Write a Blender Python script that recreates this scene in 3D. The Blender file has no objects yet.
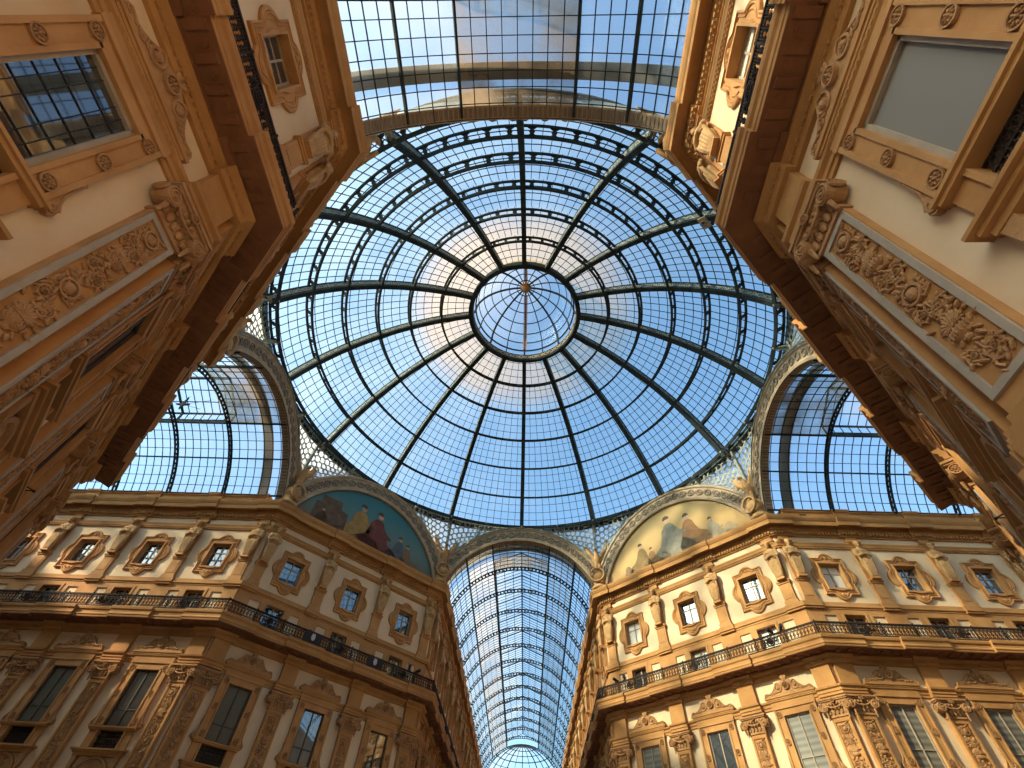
import bpy, bmesh, math, random
from math import sin, cos, pi, sqrt, atan2, radians, tan
from mathutils import Vector, Matrix
random.seed(7)
C = bpy.context.scene.collection
SC = bpy.context.scene

# ------------------------------------------------------------------ materials
def new_mat(name):
    m = bpy.data.materials.new(name); m.use_nodes = True
    nt = m.node_tree; nt.nodes.clear()
    out = nt.nodes.new('ShaderNodeOutputMaterial')
    return m, nt, out
def N(nt, t, **kw):
    n = nt.nodes.new(t)
    for k, v in kw.items(): setattr(n, k, v)
    return n
def solid(name, c1, c2, scale=1.5, rough=.85, bump=0.0, bscale=20, metal=0, spec=.3, stain=None):
    m, nt, out = new_mat(name)
    b = N(nt, 'ShaderNodeBsdfPrincipled')
    b.inputs['Roughness'].default_value = rough; b.inputs['Metallic'].default_value = metal
    b.inputs['Specular IOR Level'].default_value = spec
    tc = N(nt, 'ShaderNodeNewGeometry')
    no = N(nt, 'ShaderNodeTexNoise'); no.inputs['Scale'].default_value = scale; no.inputs['Detail'].default_value = 6
    no.inputs['Roughness'].default_value = .65
    nt.links.new(tc.outputs['Position'], no.inputs['Vector'])
    r = N(nt, 'ShaderNodeValToRGB')
    r.color_ramp.elements[0].position = .35; r.color_ramp.elements[1].position = .68
    r.color_ramp.elements[0].color = (*c1, 1); r.color_ramp.elements[1].color = (*c2, 1)
    nt.links.new(no.outputs['Fac'], r.inputs['Fac'])
    nt.links.new(r.outputs['Color'], b.inputs['Base Color'])
    if bump:
        n2 = N(nt, 'ShaderNodeTexNoise'); n2.inputs['Scale'].default_value = bscale; n2.inputs['Detail'].default_value = 4
        nt.links.new(tc.outputs['Position'], n2.inputs['Vector'])
        bp = N(nt, 'ShaderNodeBump'); bp.inputs['Strength'].default_value = bump; bp.inputs['Distance'].default_value = .03
        nt.links.new(n2.outputs['Fac'], bp.inputs['Height']); nt.links.new(bp.outputs['Normal'], b.inputs['Normal'])
    nt.links.new(b.outputs['BSDF'], out.inputs['Surface'])
    return m
def glazing_mat(name, tint, lo, hi, dcol, ztan=None, scale=.22):
    """dusty roof glass: clear glass with a film of dirt that scatters the light"""
    m, nt, out = new_mat(name)
    tr = N(nt, 'ShaderNodeBsdfTransparent'); tr.inputs['Color'].default_value = (*tint, 1)
    tl = N(nt, 'ShaderNodeBsdfTranslucent'); tl.inputs['Color'].default_value = (*dcol, 1)
    df = N(nt, 'ShaderNodeBsdfDiffuse'); df.inputs['Color'].default_value = (*dcol, 1)
    gl = N(nt, 'ShaderNodeBsdfGlossy'); gl.inputs['Roughness'].default_value = .08
    mx = N(nt, 'ShaderNodeMixShader'); mx.inputs[0].default_value = .35
    nt.links.new(tl.outputs[0], mx.inputs[1]); nt.links.new(df.outputs[0], mx.inputs[2])
    geo = N(nt, 'ShaderNodeNewGeometry')
    no = N(nt, 'ShaderNodeTexNoise'); no.inputs['Scale'].default_value = scale; no.inputs['Detail'].default_value = 5
    nt.links.new(geo.outputs['Position'], no.inputs['Vector'])
    mr = N(nt, 'ShaderNodeMapRange'); mr.inputs[1].default_value = .35; mr.inputs[2].default_value = .7
    mr.inputs[3].default_value = lo; mr.inputs[4].default_value = hi
    nt.links.new(no.outputs['Fac'], mr.inputs[0])
    fac = mr.outputs[0]
    if ztan:  # film turns denser and tan between the given heights
        sp = N(nt, 'ShaderNodeSeparateXYZ'); nt.links.new(geo.outputs['Position'], sp.inputs[0])
        m2 = N(nt, 'ShaderNodeMapRange'); m2.inputs[1].default_value = ztan[0]; m2.inputs[2].default_value = ztan[1]
        m2.inputs[3].default_value = 0; m2.inputs[4].default_value = ztan[2]
        nt.links.new(sp.outputs['Z'], m2.inputs[0])
        ad = N(nt, 'ShaderNodeMath', operation='ADD'); ad.use_clamp = True
        nt.links.new(fac, ad.inputs[0]); nt.links.new(m2.outputs[0], ad.inputs[1]); fac = ad.outputs[0]
        cm = N(nt, 'ShaderNodeMixRGB'); cm.inputs[1].default_value = (*dcol, 1); cm.inputs[2].default_value = (.80, .56, .26, 1)
        m5 = N(nt, 'ShaderNodeMapRange'); m5.inputs[1].default_value = ztan[0]; m5.inputs[2].default_value = ztan[1]-.6
        nt.links.new(sp.outputs['Z'], m5.inputs[0]); nt.links.new(m5.outputs[0], cm.inputs[0])
        nt.links.new(cm.outputs[0], tl.inputs['Color']); nt.links.new(cm.outputs[0], df.inputs['Color'])
    m3 = N(nt, 'ShaderNodeMixShader'); nt.links.new(fac, m3.inputs[0])
    nt.links.new(tr.outputs[0], m3.inputs[1]); nt.links.new(mx.outputs[0], m3.inputs[2])
    m4 = N(nt, 'ShaderNodeMixShader'); m4.inputs[0].default_value = .03
    nt.links.new(m3.outputs[0], m4.inputs[1]); nt.links.new(gl.outputs[0], m4.inputs[2])
    nt.links.new(m4.outputs[0], out.inputs['Surface'])
    return m
def pane_mat(name, col, rough=.03, spec=1.0, slats=0):
    m, nt, out = new_mat(name)
    b = N(nt, 'ShaderNodeBsdfPrincipled'); b.inputs['Roughness'].default_value = rough
    b.inputs['Base Color'].default_value = (*col, 1); b.inputs['Specular IOR Level'].default_value = spec
    b.inputs['IOR'].default_value = 1.9 if spec >= 1 else 1.45
    if slats:
        g = N(nt, 'ShaderNodeNewGeometry'); w = N(nt, 'ShaderNodeTexWave', bands_direction='Z')
        w.inputs['Scale'].default_value = slats; w.inputs['Distortion'].default_value = .4
        nt.links.new(g.outputs['Position'], w.inputs['Vector'])
        r = N(nt, 'ShaderNodeValToRGB'); r.color_ramp.elements[0].color = (col[0]*.55, col[1]*.55, col[2]*.55, 1)
        r.color_ramp.elements[1].color = (*col, 1)
        nt.links.new(w.outputs['Fac'], r.inputs['Fac']); nt.links.new(r.outputs['Color'], b.inputs['Base Color'])
    nt.links.new(b.outputs[0], out.inputs['Surface'])
    return m
M = {}
M['cream'] = solid('cream_plaster', (.58, .415, .25), (.67, .495, .31), .5, .9, .15, 6)
M['stone'] = solid('ochre_stone', (.36, .165, .052), (.47, .24, .085), .9, .85, .25, 9)
M['trim'] = solid('ochre_moulding', (.33, .152, .046), (.44, .222, .074), .7, .85, .2, 12)
M['carved'] = solid('carved_stone', (.30, .145, .055), (.42, .225, .095), 2.2, .9, .5, 18)
M['statue'] = solid('statue_stone', (.33, .185, .075), (.47, .28, .12), 2.5, .9, .4, 14)
M['soffit'] = solid('shaded_soffit_stone', (.16, .062, .024), (.23, .095, .036), 1.2, .9, .2, 10)  # darker than the mouldings: shade under the balcony put into the colour
M['greytrim'] = solid('grey_frame', (.30, .235, .165), (.38, .30, .215), 2, .7)
M['iron'] = solid('painted_iron', (.022, .028, .03), (.045, .055, .055), 2, .9, spec=.03)
M['irongrey'] = solid('grey_painted_iron', (.19, .195, .175), (.31, .315, .28), 3, .6, spec=.15)
M['ironbar'] = solid('glazing_bar_iron', (.02, .026, .03), (.035, .043, .047), 2, .9, spec=.03)
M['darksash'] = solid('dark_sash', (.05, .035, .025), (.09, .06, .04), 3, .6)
M['railing'] = solid('wrought_iron', (.022, .014, .011), (.04, .027, .021), 4, .75, spec=.12)
M['arch'] = solid('arch_stucco', (.30, .22, .14), (.42, .32, .21), 1.6, .85, .3, 12)
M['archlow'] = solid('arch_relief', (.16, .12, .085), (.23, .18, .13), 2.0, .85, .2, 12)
M['spandrel'] = solid('spandrel_iron', (.26, .25, .19), (.37, .36, .28), 2.0, .7)
M['paving'] = solid('marble_paving', (.42, .36, .30), (.55, .49, .42), .6, .45)
M['roofwall'] = solid('outer_wall', (.40, .38, .35), (.52, .49, .45), .4, .9)
M['gangway'] = solid('gangway_boards', (.13, .13, .125), (.20, .19, .175), .8, .9)
M['greenpane'] = pane_mat('greenish_window_glass', (.085, .088, .066), .18, .8)
M['domeglass'] = glazing_mat('dome_glass', (.84, .95, .96), .05, .17, (.74, .86, .88), (37.4, 38.9, .32))
M['vaultglass'] = glazing_mat('vault_glass', (.84, .93, .96), .06, .24, (.88, .84, .74))
M['dirtyglass'] = glazing_mat('grimy_vault_glass', (.72, .76, .74), .2, .95, (.25, .185, .12), None, .45)
M['hazeglass'] = glazing_mat('hazy_vault_glass', (.82, .90, .92), .22, .5, (.62, .53, .40), None, .4)
M['milkglass'] = glazing_mat('spandrel_glass', (.85, .9, .92), .45, .7, (.86, .84, .74))
M['darkpane'] = pane_mat('dark_window_glass', (.035, .037, .035))
M['bluepane'] = pane_mat('blue_window_glass', (.04, .055, .065))
M['blind'] = pane_mat('grey_blind', (.20, .18, .155), .75, .3)
M['slatblind'] = pane_mat('slatted_blind', (.20, .18, .14), .5, .5, 1.1)
M['curtain'] = pane_mat('pale_curtain', (.62, .57, .47), .5, .6)
M['black'] = solid('black_lamp_housing', (.01, .01, .011), (.02, .02, .02), 5, .5)
M['lens'] = pane_mat('lamp_lens', (.02, .022, .012), .05)
M['banner'] = solid('dark_plaque', (.018, .012, .014), (.03, .02, .024), 5, .7)
M['emblem'] = solid('pale_emblem', (.42, .36, .32), (.55, .48, .42), 9, .7)

# ------------------------------------------------------------------ mesh builder
class MB:
    def __init__(s): s.v = []; s.f = []; s.mi = []; s.cur = 0
    def add(s, vs, fs):
        o = len(s.v); s.v.extend(vs)
        for f in fs: s.f.append([o+i for i in f]); s.mi.append(s.cur)
    def box(s, x0, x1, y0, y1, z0, z1):
        s.add([(x0,y0,z0),(x1,y0,z0),(x1,y1,z0),(x0,y1,z0),(x0,y0,z1),(x1,y0,z1),(x1,y1,z1),(x0,y1,z1)],
              [(0,3,2,1),(4,5,6,7),(0,1,5,4),(1,2,6,5),(2,3,7,6),(3,0,4,7)])
    def bar(s, p, q, w, h, up):
        p = Vector(p); q = Vector(q); d = (q-p)
        if d.length < 1e-6: return
        d.normalize(); up = Vector(up); a = d.cross(up)
        if a.length < 1e-6: a = d.orthogonal()
        a.normalize(); b = a.cross(d); a = a*(w/2); b = b*(h/2)
        s.add([tuple(x) for x in (p-a-b,p+a-b,p+a+b,p-a+b,q-a-b,q+a-b,q+a+b,q-a+b)],
              [(0,1,2,3),(7,6,5,4),(0,4,5,1),(1,5,6,2),(2,6,7,3),(3,7,4,0)])
    def tube(s, pts, r, n=5, closed=False):
        P = [Vector(p) for p in pts]; k = len(P)
        if k < 2: return
        rr = r if isinstance(r, (list, tuple)) else [r]*k
        up = None; vs = []
        for i in range(k):
            t = (P[(i+1) % k]-P[i-1]) if closed else (P[min(i+1,k-1)]-P[max(i-1,0)])
            if t.length < 1e-9: t = Vector((0,0,1))
            t.normalize()
            if up is None: up = t.orthogonal().normalized()
            else:
                up = up - t*up.dot(t)
                up = t.orthogonal().normalized() if up.length < 1e-6 else up.normalized()
            b = t.cross(up)
            for j in range(n):
                a = 2*pi*j/n; vs.append(tuple(P[i]+(up*cos(a)+b*sin(a))*rr[i]))
        fs = []
        m = k if closed else k-1
        for i in range(m):
            for j in range(n):
                a = i*n+j; b2 = i*n+(j+1) % n; c = ((i+1) % k)*n+(j+1) % n; d = ((i+1) % k)*n+j
                fs.append((a,b2,c,d))
        if not closed:
            fs.append(tuple(range(n))[::-1]); fs.append(tuple((k-1)*n+j for j in range(n)))
        s.add(vs, fs)
    def grid(s, G, closed_u=False):
        nu = len(G); nv = len(G[0]); vs = [tuple(p) for row in G for p in row]; fs = []
        for i in range(nu if closed_u else nu-1):
            for j in range(nv-1):
                fs.append((i*nv+j, ((i+1) % nu)*nv+j, ((i+1) % nu)*nv+j+1, i*nv+j+1))
        s.add(vs, fs)
    def ell(s, c, r, nu=10, nv=7, rot=None):
        G = []
        for j in range(nv+1):
            t = pi*j/nv; row = []
            for i in range(nu):
                a = 2*pi*i/nu
                p = Vector((r[0]*sin(t)*cos(a), r[1]*sin(t)*sin(a), r[2]*cos(t)))
                if rot is not None: p = rot @ p
                row.append((p.x+c[0], p.y+c[1], p.z+c[2]))
            G.append(row+[row[0]])
        s.grid(G)
    def prism(s, poly, y0, y1):
        n = len(poly)
        vs = [(x, y0, z) for x, z in poly]+[(x, y1, z) for x, z in poly]
        fs = [tuple(range(n)), tuple(range(2*n-1, n-1, -1))]
        fs += [(i, (i+1) % n, n+(i+1) % n, n+i) for i in range(n)]
        s.add(vs, fs)
    def disc(s, c, r, y0, y1, n=16):
        s.prism([(c[0]+r*cos(2*pi*i/n), c[1]+r*sin(2*pi*i/n)) for i in range(n)], y0, y1)
    def ring(s, c, r0, r1, y0, y1, n=16):
        G = []
        for i in range(n+1):
            a = 2*pi*i/n; ca, sa = cos(a), sin(a)
            G.append([(c[0]+r*ca, y, c[1]+r*sa) for r, y in ((r0,y1),(r0,y0),(r1,y0),(r1,y1),(r0,y1))])
        s.grid(G)
    def lathe(s, prof, n=12, c=(0,0,0)):
        s.grid([[(c[0]+r*cos(2*pi*i/n), c[1]+r*sin(2*pi*i/n), c[2]+z) for r, z in prof] for i in range(n+1)])
    def xf(s, fn): s.v = [tuple(fn(*p)) for p in s.v]; return s
    def mesh(s, name, mats, smooth=False):
        me = bpy.data.meshes.new(name); me.from_pydata(s.v, [], s.f); me.validate()
        for m in (mats if isinstance(mats, (list, tuple)) else [mats]): me.materials.append(m)
        if any(s.mi) and len(me.polygons) == len(s.mi): me.polygons.foreach_set('material_index', s.mi)
        if len(s.f) < 60000:
            bm = bmesh.new(); bm.from_mesh(me); bmesh.ops.recalc_face_normals(bm, faces=bm.faces); bm.to_mesh(me); bm.free()
        if smooth: me.polygons.foreach_set('use_smooth', [True]*len(me.polygons))
        me.update(); return me
def link(name, me, parent=None, loc=None, rotz=None):
    o = bpy.data.objects.new(name, me); C.objects.link(o)
    if parent is not None: o.parent = parent
    if loc is not None: o.location = loc
    if rotz is not None: o.rotation_euler = (0, 0, rotz)
    return o
def obj(name, mb, mat, parent=None, smooth=False, loc=None, rotz=None):
    return link(name, mb.mesh(name, mat, smooth), parent, loc, rotz)
def tag(o, label=None, cat=None, group=None, kind=None):
    if label: o['label'] = label
    if cat: o['category'] = cat
    if group: o['group'] = group
    if kind: o['kind'] = kind
    return o
def thing(name, label, cat, loc=(0,0,0), rotz=0, group=None, kind='thing'):
    return tag(link(name, None, None, loc, rotz), label, cat, group, kind)
KIDS = {}
def kids(o):
    k = o.name
    if k not in KIDS: KIDS[k] = list(o.children)
    return KIDS[k]
def dup(root, loc, rotz, label=None, group=None, flip=False, pane=None):
    r = root.copy(); C.objects.link(r); r.location = loc; r.rotation_euler = (0, 0, rotz)
    if flip: r.scale = (-1, 1, 1)
    if label: r['label'] = label
    if group: r['group'] = group
    for ch in kids(root):
        c = ch.copy(); C.objects.link(c); c.parent = r
        if pane and c.name.split('.')[0] == 'pane': c.data = pane
        for g in kids(ch):
            d = g.copy(); C.objects.link(d); d.parent = c
    return r
def remeshed(mb, name, mat, voxel, smooth_it=2):
    me = mb.mesh(name+'_tmp', mat); o = bpy.data.objects.new(name+'_tmp', me); C.objects.link(o)
    md = o.modifiers.new('r', 'REMESH'); md.mode = 'VOXEL'; md.voxel_size = voxel; md.use_smooth_shade = True
    if smooth_it:
        sm = o.modifiers.new('s', 'SMOOTH'); sm.iterations = smooth_it; sm.factor = .5
    dg = bpy.context.evaluated_depsgraph_get(); res = bpy.data.meshes.new_from_object(o.evaluated_get(dg))
    bpy.data.objects.remove(o); bpy.data.meshes.remove(me)
    res.name = name; res.materials.clear(); res.materials.append(mat)
    res.polygons.foreach_set('use_smooth', [True]*len(res.polygons)); return res
def spiral(c, r0, r1, turns, a0, y, n=26, sgn=1):
    out = []
    for i in range(n+1):
        t = i/n; r = r0+(r1-r0)*t; a = a0+sgn*2*pi*turns*t
        out.append((c[0]+r*cos(a), y, c[1]+r*sin(a)))
    return out

# ------------------------------------------------------------------ the plan
CA, CB = 7.0, 17.55                       # wall corners of the octagon: (7, 17.55) and so on
DL = sqrt(2)*(CB-CA)                      # length of a diagonal front
T225 = tan(pi/8)
class Face:
    def __init__(s, key, st, d, length, spacing, nb, far_corner, where):
        s.key = key; s.s = Vector(st); s.d = Vector(d).normalized(); s.len = length
        n = Vector((s.d.y, -s.d.x))
        mid = s.s+s.d*min(length/2, 3)
        # the court side
        if key in ('FL','FR','NL','NR'):
            if n.dot(-mid) < 0: n = -n
        else:
            tgt = Vector((0, mid.y)) if key in ('nl','nr','fl','fr') else Vector((mid.x, 0))
            if n.dot(tgt-mid) < 0: n = -n
        s.n = n; s.e = Vector((-n.y, n.x)); s.sg = 1 if s.e.dot(s.d) > 0 else -1
        s.rot = atan2(s.e.y, s.e.x); s.far = far_corner; s.where = where
        w0 = 2.97 if key in ('nl','nr') else 2.65; p0 = 5.35 if key in ('nl','nr') else 5.03
        s.win = [w0+spacing*k for k in range(nb)] if not far_corner else [DL/2-4.81, DL/2, DL/2+4.81]
        s.pil = [.55]+[p0+spacing*k for k in range(nb)] if not far_corner else [.55, DL/2-2.405, DL/2+2.405, DL-.55]
        s.pil = [p for p in s.pil if p < length-.3]
    def at(s, u, out=0, z=0):
        p = s.s+s.d*u+s.n*out; return (p.x, p.y, z)
F = {}
def face(*a): F[a[0]] = Face(*a)
face('FL', (-CB, CA), (1, 1), DL, 4.81, 3, True, 'left diagonal front under teal mural')
face('FR', (CA, CB), (1, -1), DL, 4.81, 3, True, 'right diagonal front under golden mural')
face('NL', (-CA, -CB), (-1, 1), DL, 4.81, 3, True, 'near left diagonal front')
face('NR', (CA, -CB), (1, 1), DL, 4.81, 3, True, 'near right diagonal front')
face('Lf', (-CB, CA), (-1, 0), 26.4, 4.75, 5, False, 'wall under left glass vault')
face('Rf', (CB, CA), (1, 0), 26.4, 4.75, 5, False, 'wall under right glass vault')
face('nl', (-CA, -CB), (0, -1), 12.0, 4.75, 2, False, 'wall left of top vault')
face('nr', (CA, -CB), (0, -1), 12.0, 4.75, 2, False, 'wall right of top vault')
face('fl', (-CA, CB), (0, 1), 62, 4.75, 13, False, 'left wall of far arm')
face('fr', (CA, CB), (0, 1), 62, 4.75, 13, False, 'right wall of far arm')
ORD = ['first','second','third','fourth','fifth','sixth','seventh','eighth','ninth','tenth','eleventh','twelfth','thirteenth','fourteenth','fifteenth']
def bayname(f, k):
    if f.far:
        # count along the front from the far arm (FL/FR) or from the near arm (NL/NR)
        end = {'FL': ['end bay by left vault','middle bay','end bay by far arm'], 'FR': ['end bay by far arm','middle bay','end bay by right vault'],
               'NL': ['end bay by top vault','middle bay','end bay by left vault'], 'NR': ['end bay by top vault','middle bay','end bay by right vault']}[f.key]
        return end[k]
    return ORD[k]+' bay from octagon corner'

# ------------------------------------------------------------------ walls, cornices, strings (the setting)
ntrim = [0]
def structure(name, mb, mat, f=None, smooth=False):
    o = obj(name, mb, mat, smooth=smooth)
    if f is not None: o.location = (f.s.x, f.s.y, 0); o.rotation_euler = (0, 0, f.rot)
    o['kind'] = 'structure'; return o
def trim(mb, mat, f): ntrim[0] += 1; return structure('trim_%d' % ntrim[0], mb, mat, f)
def jog_path(f, j, hw):
    """(u, extra projection) along a face, stepping forward at every pilaster"""
    P = []
    for p in f.pil:
        a, b = p-hw, p+hw
        if p < 1: P += [(0, j), (b, j), (b, 0)]
        elif f.far and p > f.len-1: P += [(a, 0), (a, j), (f.len, j)]
        else: P += [(a, 0), (a, j), (b, j), (b, 0)]
    if not f.far: P.append((f.len, 0))
    return P
def sweep(mb, f, prof, path, mitre_near=True):
    G = []
    for i, (u, j) in enumerate(path):
        row = []
        for o, z in prof:
            oo = o+j if o > 0 else o
            uu = u
            if i == 0: uu = u-oo*T225
            elif i == len(path)-1 and f.far: uu = u+oo*T225
            row.append((f.sg*uu, -oo, z))
        G.append(row)
    mb.grid(G)
def blocks(mb, f, step, w, o0, o1, z0, z1, path=None):
    k = 0; u = step/2
    while u < f.len:
        j = 0
        if path:
            for (a, b, jj) in path:
                if a <= u <= b: j = jj
        x = f.sg*u
        mb.box(x-w/2, x+w/2, -o1-j, -o0, z0, z1); u += step
def jogs(f, j, hw): return [(p-hw, p+hw, j) for p in f.pil]+[(-1, f.pil[0]+hw, j)]+([(f.len-.55-hw, f.len+1, j)] if f.far else [])

wallnames = {'FL':'far_left','FR':'far_right','NL':'near_left','NR':'near_right','Lf':'left','Rf':'right','nl':'rear_left','nr':'rear_right','fl':'front_left','fr':'front_right'}
MWz = (7.95, 11.72); MWw = .70
AWz = (17.95, 19.62); AWw = .66
BDz = (14.62, 16.3); BDw = .6
for f in F.values():
    # the wall sheet with real openings
    holes = []
    for u in f.win:
        holes += [(u-MWw, u+MWw, *MWz), (u-AWw, u+AWw, *AWz), (u-BDw, u+BDw, *BDz)]
    us = sorted({0, f.len, *[h[0] for h in holes], *[h[1] for h in holes]})
    zs = sorted({0, 23.0, *[h[2] for h in holes], *[h[3] for h in holes]})
    mb = MB()
    for i in range(len(us)-1):
        for k in range(len(zs)-1):
            uc = (us[i]+us[i+1])/2; zc = (zs[k]+zs[k+1])/2
            if any(h[0] < uc < h[1] and h[2] < zc < h[3] for h in holes): continue
            mb.add([(f.sg*us[i],0,zs[k]),(f.sg*us[i+1],0,zs[k]),(f.sg*us[i+1],0,zs[k+1]),(f.sg*us[i],0,zs[k+1])], [(0,1,2,3)])
    e0 = .7*T225 if True else 0; e1 = .7*T225 if f.far else 0
    mb.add([(f.sg*e0,.7,0),(f.sg*(f.len-e1),.7,0),(f.sg*(f.len-e1),.7,23),(f.sg*e0,.7,23)], [(0,1,2,3)])
    mb.add([(0,0,23),(f.sg*f.len,0,23),(f.sg*(f.len-e1),.7,23),(f.sg*e0,.7,23)], [(0,1,2,3)])
    structure('wall_'+wallnames[f.key], mb, M['cream'], f)
    jj = jogs(f, .14, .72)
    # top cornice
    mb = MB(); P = jog_path(f, .12, .72)
    sweep(mb, f, [(-.02,21.62),(.10,21.62),(.10,21.70),(.16,21.72),(.16,21.92),(.20,21.98),(.22,22.06),(.26,22.10),(.26,22.32),(.62,22.32),(.64,22.16),(.70,22.16),(.70,22.44),(.75,22.50),(.82,22.64),(.84,22.74),(.84,22.80),(-.02,22.86)], P)
    blocks(mb, f, .21, .11, .1, .27, 21.74, 21.90, jogs(f, .12, .72))
    trim(mb, M['trim'], f)
    # string under the frieze of the attic
    mb = MB(); P = [(0, 0), (f.len, 0)]
    sweep(mb, f, [(-.02,20.72),(.06,20.74),(.06,20.84),(.12,20.88),(.14,21.0),(.18,21.08),(.18,21.14),(-.02,21.16)], P)
    blocks(mb, f, .16, .08, .05, .11, 20.76, 20.84)
    trim(mb, M['trim'], f)
    # string at the attic sill, and the ochre band of the balcony storey
    mb = MB(); P = jog_path(f, .10, .5)
    sweep(mb, f, [(-.02,16.60),(.10,16.62),(.10,16.70),(.16,16.74),(.16,16.80),(.10,16.84),(.10,17.04),(-.02,17.06)], P)
    trim(mb, M['trim'], f)
    mb = MB()
    edges = [0]
    spans = []
    for u in f.win:
        spans.append((u-BDw, u+BDw)); spans.append((u-1.75, u-1.05)); spans.append((u+1.05, u+1.75))
    spans.sort(); cur = 0
    for a, b in spans:
        mb.box(min(f.sg*cur, f.sg*a), max(f.sg*cur, f.sg*a), -.07, .0, 14.6, 16.62); cur = b
    mb.box(min(f.sg*cur, f.sg*f.len), max(f.sg*cur, f.sg*f.len), -.07, .0, 14.6, 16.62)
    for a, b in spans: mb.box(min(f.sg*a, f.sg*b), max(f.sg*a, f.sg*b), -.07, .0, 16.26, 16.62)
    trim(mb, M['stone'], f)
    # balcony slab with its carved soffit
    mb = MB(); P = jog_path(f, .14, 1.25)
    sweep(mb, f, [(.99,14.06),(1.0,14.14),(1.03,14.16),(1.03,14.22),(.99,14.28),(1.0,14.40),(1.06,14.46),(1.08,14.56),(1.08,14.62),(.02,14.64)], P)
    trim(mb, M['trim'], f)
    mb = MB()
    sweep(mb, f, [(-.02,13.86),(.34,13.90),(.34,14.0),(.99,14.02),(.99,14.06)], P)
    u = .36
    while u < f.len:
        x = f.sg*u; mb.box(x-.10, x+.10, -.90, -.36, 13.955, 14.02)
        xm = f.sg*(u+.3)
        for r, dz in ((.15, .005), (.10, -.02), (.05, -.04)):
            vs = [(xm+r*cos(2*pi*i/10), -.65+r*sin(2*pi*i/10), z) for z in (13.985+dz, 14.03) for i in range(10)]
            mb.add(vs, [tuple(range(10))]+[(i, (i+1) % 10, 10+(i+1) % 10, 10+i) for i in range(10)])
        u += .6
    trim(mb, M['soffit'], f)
    # bed mould under the balcony and architrave over the main order
    mb = MB(); P = jog_path(f, .22, .62)
    sweep(mb, f, [(-.02,13.50),(.10,13.52),(.12,13.60),(.15,13.64),(.15,13.74),(.27,13.82),(.31,13.90),(-.02,13.94)], P)
    blocks(mb, f, .2, .1, .1, .205, 13.655, 13.725, jogs(f, .22, .62))
    sweep(mb, f, [(-.02,12.02),(.06,12.04),(.06,12.16),(.10,12.18),(.10,12.30),(.18,12.36),(.20,12.44),(-.02,12.48)], P)
    for p in f.pil:      # blocks in the frieze above each pilaster
        x = f.sg*p; mb.box(x-.5, x+.5, -.22, 0, 12.4, 13.6)
    trim(mb, M['trim'], f)
    # mezzanine string and plinth below the main floor
    mb = MB(); P = jog_path(f, .12, .7)
    sweep(mb, f, [(-.02,4.9),(.2,4.95),(.26,5.05),(.3,5.3),(.36,5.4),(.36,5.5),(-.02,5.55)], P)
    trim(mb, M['trim'], f)
    if not f.far:       # attic course that carries the glass vault
        mb = MB(); P = jog_path(f, .10, .55)
        P[0] = (1.0, P[0][1]); 
        G = []
        prof = [(.52,22.78),(.52,22.95),(.46,22.98),(.46,23.30),(.56,23.36),(.60,23.48),(.60,23.54),(.2,23.58),(-.3,23.58),(-.3,22.8)]
        for u, j in P: G.append([(f.sg*u, -(o+(j if o > .3 else 0)), z) for o, z in prof])
        mb.grid(G); mb.add(G[0], [tuple(range(len(prof)))])
        trim(mb, M['stone'], f)
# plain inner walls of the side arms (their lit faces look away)
for nm, x0, x1, y0 in (('wall_left_near', -44, -CB, -CA), ('wall_right_near', CB, 44, -CA)):
    mb = MB(); mb.box(x0, x1, y0-.7, y0, 0, 23.5); structure(nm, mb, M['cream'])
mb = MB(); mb.box(-46, 46, -36, 90, -.3, 0); structure('floor', mb, M['paving'])
for nm, b in (('wall_left_end', (-45, -44.3, -8, 8)), ('wall_right_end', (44.3, 45, -8, 8)), ('wall_front_end', (-8, 8, 87, 87.7))):
    mb = MB(); mb.box(b[0], b[1], b[2], b[3], 0, 20); structure(nm, mb, M['cream'])

# ------------------------------------------------------------------ ornament library
def rosette(mb, c, r, y, petals=8, depth=.05):
    mb.ring(c, r*.82, r, y-depth, y, 18); mb.disc(c, r*.84, y-depth*.3, y, 18)
    for i in range(petals):
        a = 2*pi*i/petals
        mb.ell((c[0]+r*.48*cos(a), y-depth*.55, c[1]+r*.48*sin(a)), (r*.28, depth*.6, r*.14), 6, 4, Matrix.Rotation(-a, 3, 'Y'))
    mb.ell((c[0], y-depth*.7, c[1]), (r*.2, depth*.7, r*.2), 8, 5)
def leaf(mb, c, L, W, ang, y, t=.04):
    mb.ell((c[0]+cos(ang)*L/2, y, c[1]+sin(ang)*L/2), (L/2, t, W/2), 7, 4, Matrix.Rotation(-ang, 3, 'Y'))
def scroll(mb, c, R, a0, sg, y, leaves=7, r=.026):
    pts = spiral(c, R, R*.18, 1.6, a0, y, 24, sg)
    mb.tube(pts, [r*(1.25-.6*i/24) for i in range(25)], 5)
    for i in range(0, 20, max(1, 20//leaves)):
        p = pts[i]; a = atan2(p[2]-c[1], p[0]-c[0]); leaf(mb, (p[0], p[2]), R*.55, R*.26, a+sg*.8, y-.01, .03)
    rosette(mb, c, R*.34, y+.02, 6, .06)
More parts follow.
